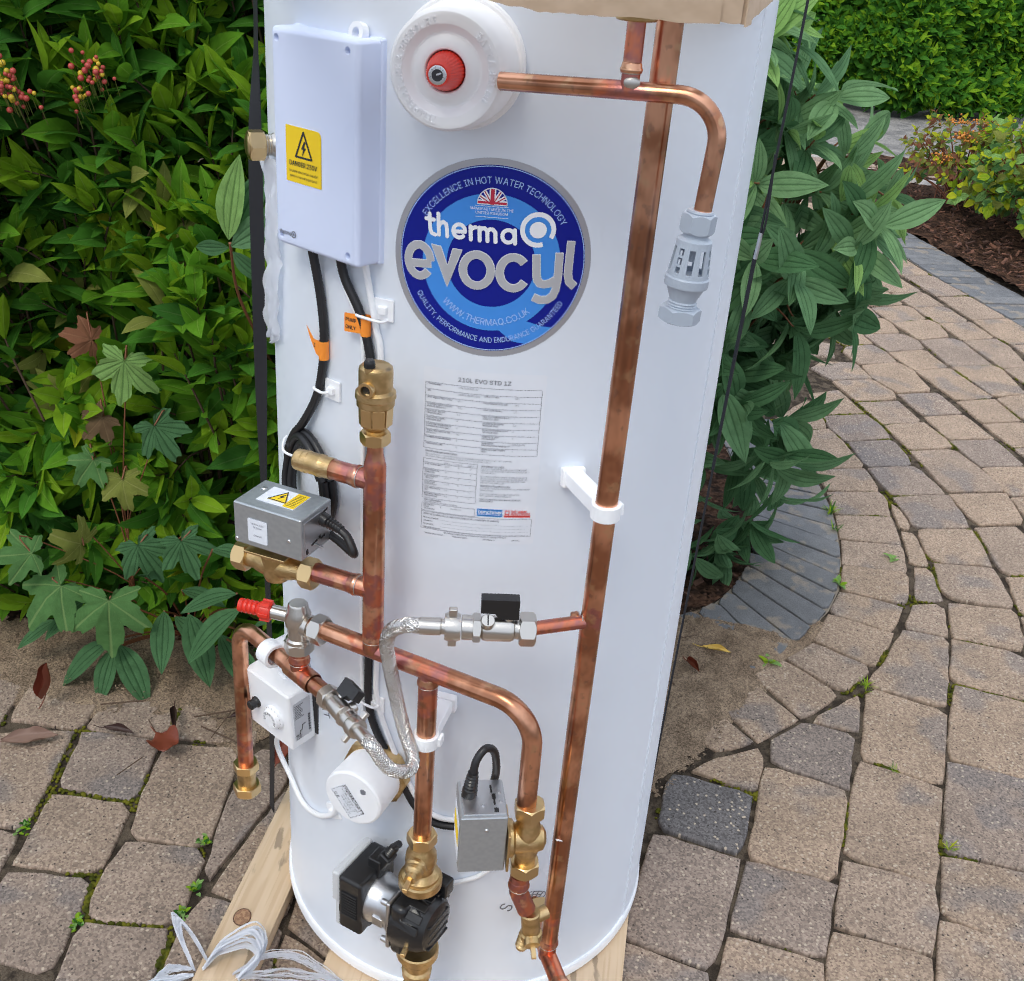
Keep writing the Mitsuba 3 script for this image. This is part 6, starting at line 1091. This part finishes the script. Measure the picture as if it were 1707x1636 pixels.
# --- sycamore seedlings under the hedge
syc = [((-.800, .42, .190), .095, 8, (-.55, -.45, -.45), (-.1, -.75, .75)), ((-.690, .40, .170), .098, 8, (.1, -.6, -.8), (.15, -.8, .6)), ((-.655, .50, .615), .080, 6, (-.2, -.3, -.95), (.0, -.9, .5)), ((-.720, .53, .500), .054, 10, (-.6, -.3, -.6), (0, -.9, .5)), ((-.735, .50, .425), .058, 8, (-.5, -.4, -.7), (.1, -.9, .5)), ((-.675, .50, .385), .060, 9, (.2, -.4, -.9), (.1, -.9, .5)),
       ((-.735, .55, .655), .052, 12, (-.7, -.3, .3), (0, -.9, .5)), ((-.632, .45, .275), .074, 7, (.5, -.4, -.6), (.1, -.85, .6)), ((-.555, .45, .290), .070, 7, (.4, -.5, -.6), (.1, -.8, .6)), ((-.850, .43, .270), .070, 8, (-.7, -.3, .1), (0, -.8, .7)), ((-.600, .50, .500), .070, 7, (.5, -.4, -.6), (.0, -.9, .4)), ((-.760, .47, .275), .072, 9, (-.2, -.5, .4), (.1, -.9, .5))]
SY = numbered('sycamore_seedling'); tag(SY, 'sycamore seedling with lobed dull green and bronze leaves at the foot of the hedge', 'seedling')
for k, (o, R_, ti, d, up_) in enumerate(syc):
    m, uv = lobed(R_, ti, sag=.34, seed=k); m.vertices[:, 2] += .06 * R_ * np.sin(m.vertices[:, 0] / R_ * 5 + k) + .05 * R_ * np.cos(m.vertices[:, 1] / R_ * 6 + 2 * k); put('leaf', mv(m, aim(np.array(o) - nrm(d) * R_ * .25, d, up_)), 'm_leaf_matt', SY, None, True, uv)
put('stalks', cat(*[tube(spline([(-.71, .60, .02), (-.70, .56, .5 * o[2]), np.array(o) + [0, .03, .02], np.array(o) - nrm(d) * R_ * .25], 5), .0014, 6)[0] for o, R_, ti, d, up_ in syc]), 'm_stem_red', SY, None, True)
# --- low viburnum at the foot of the hedge, and one shoot higher up
kv = kinds('m_leaf_matt', [dict(L=.13, W=w_, tint=t_, nl=8, nw=6, bend=b_, cup=c_, tip=.88, wav=.03, seed=q) for q, (t_, w_, b_, c_) in enumerate(((4, .046, .5, .22), (4, .050, .9, .18), (5, .048, .5, .25), (5, .044, .9, .2), (6, .046, .3, .3), (7, .050, .6, .2), (7, .046, .3, .25)))])
low = [((-.705, .435, .085), (-.75, -.45, -.40), 5, 1.0), ((-.700, .430, .070), (-.15, -.75, -.55), 5, .85), ((-.690, .43, .080), (.55, -.60, -.45), 5, 1.05), ((-.760, .47, .150), (-.5, -.5, -.35), 6, .8), ((-.610, .47, .135), (.15, -.8, -.35), 6, 1.0), ((-.590, .47, .125), (.7, -.45, -.25), 5, .85), ((-.560, .46, .14), (.45, -.75, -.55), 5, 1.15), ((-.455, .42, .22), (-.9, -.15, -.12), 5, .9), ((-.445, .40, .20), (-.75, -.35, -.50), 5, 1.15), ((-.50, .45, .105), (.45, -.5, -.45), 6, .9), ((-.575, .48, .18), (.9, -.2, .0), 5, .7), ((-.64, .47, .21), (.2, -.5, .5), 6, .7), ((-.445, .39, .12), (.35, -.5, -.6), 6, .8), ((-.82, .47, .10), (-.6, -.4, -.3), 6, .7), ((-.50, .44, .30), (.6, -.4, .3), 5, .7), ((-.425, .38, .16), (.3, -.4, .8), 5, .6)]
plant('viburnum', 'low leathery viburnum with ribbed leaves spilling onto the left pavers', 'shrub', kv, [(k, scaled(aim(o, d, (0, -.25, 1)), s)) for o, d, k, s in low], 'm_leaf_matt', 300, None, [tube(spline([(-.60, .60, -.01), (.5 * (o[0] - .6), .5 * (o[1] + .6), .6 * o[2]), o], 5), .002, 6)[0] for o, d, k, s in low], 'm_stem_red')
hi = [((-.422, .36, .905), (.12, -.05, 1.0), 4, 1.0), ((-.415, .365, .905), (.30, .10, .85), 5, .95), ((-.418, .36, .895), (.75, -.15, .55), 2, 1.0), ((-.425, .37, .890), (-.8, .1, -.1), 5, .5), ((-.418, .365, .885), (.6, -.2, -.5), 5, .6)]
plant('viburnum', 'single viburnum shoot with a large ribbed grey-green leaf beside the left strap', 'shrub', kv, [(k, scaled(aim(o, d, (-.25, -1, .1)), s)) for o, d, k, s in hi], 'm_leaf_matt', 300, None, [tube(spline([(-.40, .58, .60), (-.43, .45, .78), (-.42, .36, .90)], 5), .0026, 6)[0]], 'm_stem_red')
# --- large viburnum right of the cylinder
r = np.random.default_rng(12); lv, st = [], []; VC = np.array([.40, 1.20, .70]); LOBES = [(np.array([.48, 1.22, .80]), np.array([.40, .40, .38])), (np.array([.42, 1.08, .36]), np.array([.34, .30, .42])), (np.array([.31, 1.18, 1.06]), np.array([.33, .34, .28]))]
for k in range(300):
    inner = k >= 170
    LC, VR = LOBES[(0, 0, 1, 0, 2, 1)[k % 6]]
    while True:
        n_ = nrm(r.normal(0, 1, 3))
        if n_[1] < .45 and n_[2] > -.97: break
    q = LC + n_ * VR * (r.uniform(.45, .8) if inner else r.uniform(.82, 1.0)); z01 = q[2]
    d = nrm(n_ * [1, 1, .5] + [0, -.15, .25 if z01 > .75 else -.18] + r.normal(0, .25, 3)); n = int(r.integers(4, 7))
    if q[2] < .04: continue
    pal = ((0, 2, 5), (0, 2, 4)) if z01 > .8 else ((2, 5, 6, 3), (2, 3, 5)); lv += rosette(r, q, d, n, (pal[0], pal[1]), .85, 1.28, 1.35, .6, .030, .22)
    if k % 3 == 0: st.append(tube(spline([VC * [1, 1.05, 0] + [r.normal(0, .06), r.normal(0, .06), 0], VC * [1, 1, .5] + n_ * VR * [.3, .3, .3], q - d * .10 + [0, 0, -.02], q], 5), np.linspace(.0045, .0018, 16), 6)[0])
plant('viburnum', 'large viburnum with long ribbed grey-green leaves right of the cylinder', 'shrub', kv, lv, 'm_leaf_matt', 300, None, st, 'm_stem_red')
# --- flowering shrubs in the far bed
def mound(name, lab, cat_, c, rad, n, specs, ks, s0, s1, sd, mat='m_leaf_matt', per=6, op=(1.2, .5), minpx=9):
    q = np.random.default_rng(sd); kd_ = kinds(mat, specs); lv_, st_ = [], []; c, rad = np.array(c, float), np.array(rad, float)
    for k in range(n):
        while True:
            v = nrm(q.normal(0, 1, 3))
            if v[2] > -.35: break
        p = c + v * rad * q.uniform(.6, 1.0) * (1 + .25 * (meshkit.noise(v[None] * 2.5 + sd, sd)[0] - .5)); lv_ += rosette(q, p, nrm(v + [0, -.2, .4] + q.normal(0, .3, 3)), per, ks, s0, s1, op[0], op[1], .05, .15)
        if k % 3 == 0: st_.append(tube(spline([c * [1, 1, 0] + [q.normal(0, .05), q.normal(0, .05), 0], (c * [1, 1, .3] + p) / 2, p], 4), .004, 5)[0])
    return plant(name, lab, cat_, kd_, lv_, mat, 300, None, st_, 'm_stem_red', minpx)
sp1 = [dict(L=.075, W=.050, tint=t_, nl=5, nw=4, bend=.4, cup=.2, tip=.8, wav=.10, seed=i) for i, t_ in enumerate((6, 8, 11, 9, 13, 12))]
F1 = mound('flowering_shrub', 'low shrub with rounded green leaves and orange flower heads in the far bed', 'shrub', (2.78, 4.45, .26), (.52, .75, .40), 330, sp1, ((0, 1, 1, 3), (0, 2, 2, 3, 4)), .7, 1.15, 21)
sp2 = [dict(L=.075, W=.017, tint=t_, nl=4, nw=2, bend=.5, cup=.25, tip=.9) for t_ in (11, 13, 11, 2)]
F2 = mound('feathery_shrub', 'bright yellow-green shrub with narrow feathery leaves at the right edge', 'shrub', (3.25, 4.30, .40), (.45, .65, .42), 330, sp2, ((0, 3, 0), (1, 0, 2)), .7, 1.1, 22, per=9, op=(1.0, .4))
F3 = mound('flowering_shrub', 'reddish dried shrub with pale seed heads behind the far bed edge', 'shrub', (2.55, 5.15, .24), (.36, .45, .32), 120, sp1, ((3, 5, 1), (4, 3, 5)), .5, .8, 23)
q = np.random.default_rng(31)
for par, lst in ((F1, [(2.60, 4.30, .58), (2.78, 4.75, .63), (2.95, 4.55, .63), (3.05, 4.85, .66), (2.65, 4.0, .46), (3.0, 3.95, .40)]), (F2, [(3.20, 4.15, .70), (3.35, 4.6, .75), (3.05, 4.1, .55), (2.95, 3.9, .22)]), (F3, [(2.45, 4.95, .42), (2.65, 5.1, .46), (2.5, 5.3, .45), (2.7, 5.35, .44), (2.38, 5.0, .30)])):
    for o in lst:
        bs = []
        for k in range(60): b = trimesh.creation.icosphere(0, q.uniform(.004, .008)); b.apply_translation(np.array(o) + q.normal(0, 1, 3) * [.038, .038, .012]); bs.append(b)
        tag(put('flower_head', cat(*bs), 'm_flower_orange' if q.random() < .7 else 'm_rust_leaf', par, None, True), None, kind='stuff')
# --- hedge at the end of the drive
r = np.random.default_rng(41); kb = kinds('m_leaf', [dict(L=.115, W=w_, tint=t_, nl=3, nw=2, bend=.5, cup=.25, tip=.85) for t_, w_ in ((0, .042), (1, .042), (3, .045), (2, .040), (1, .05))]); lv = []
for k in range(3900):
    x, z = r.uniform(1.7, 7.2), r.uniform(.05, 1.0); y = 9.0 + .35 * (meshkit.noise(np.array([[x * 1.8, z * 2.2, 3.0]]), 7)[0] - .5) * 2 + (r.exponential(.16) if k < 3300 else r.uniform(.4, .8)) + (1.6 if x > 4.55 else 0) + .1 * (z < .15)
    lv += rosette(r, np.array([x, y, z]), nrm([r.normal(0, .4), -.7, .5 + r.normal(0, .4)]), 7, ((1, 2, 4), (0, 1, 3)), .9, 1.4, 1.2, .4, .10)
plant('hedge', 'tall dark green hedge at the far end of the drive', 'hedge', kb, lv, 'm_leaf', 300, None, [tube(np.array([(x, 9.45 + (1.6 if x > 4.6 else 0), 0), (x + .1, 9.4 + (1.6 if x > 4.6 else 0), 1.2)]), .02, 6)[0] for x in np.arange(1.8, 7.1, .22)], 'm_twig', 8)
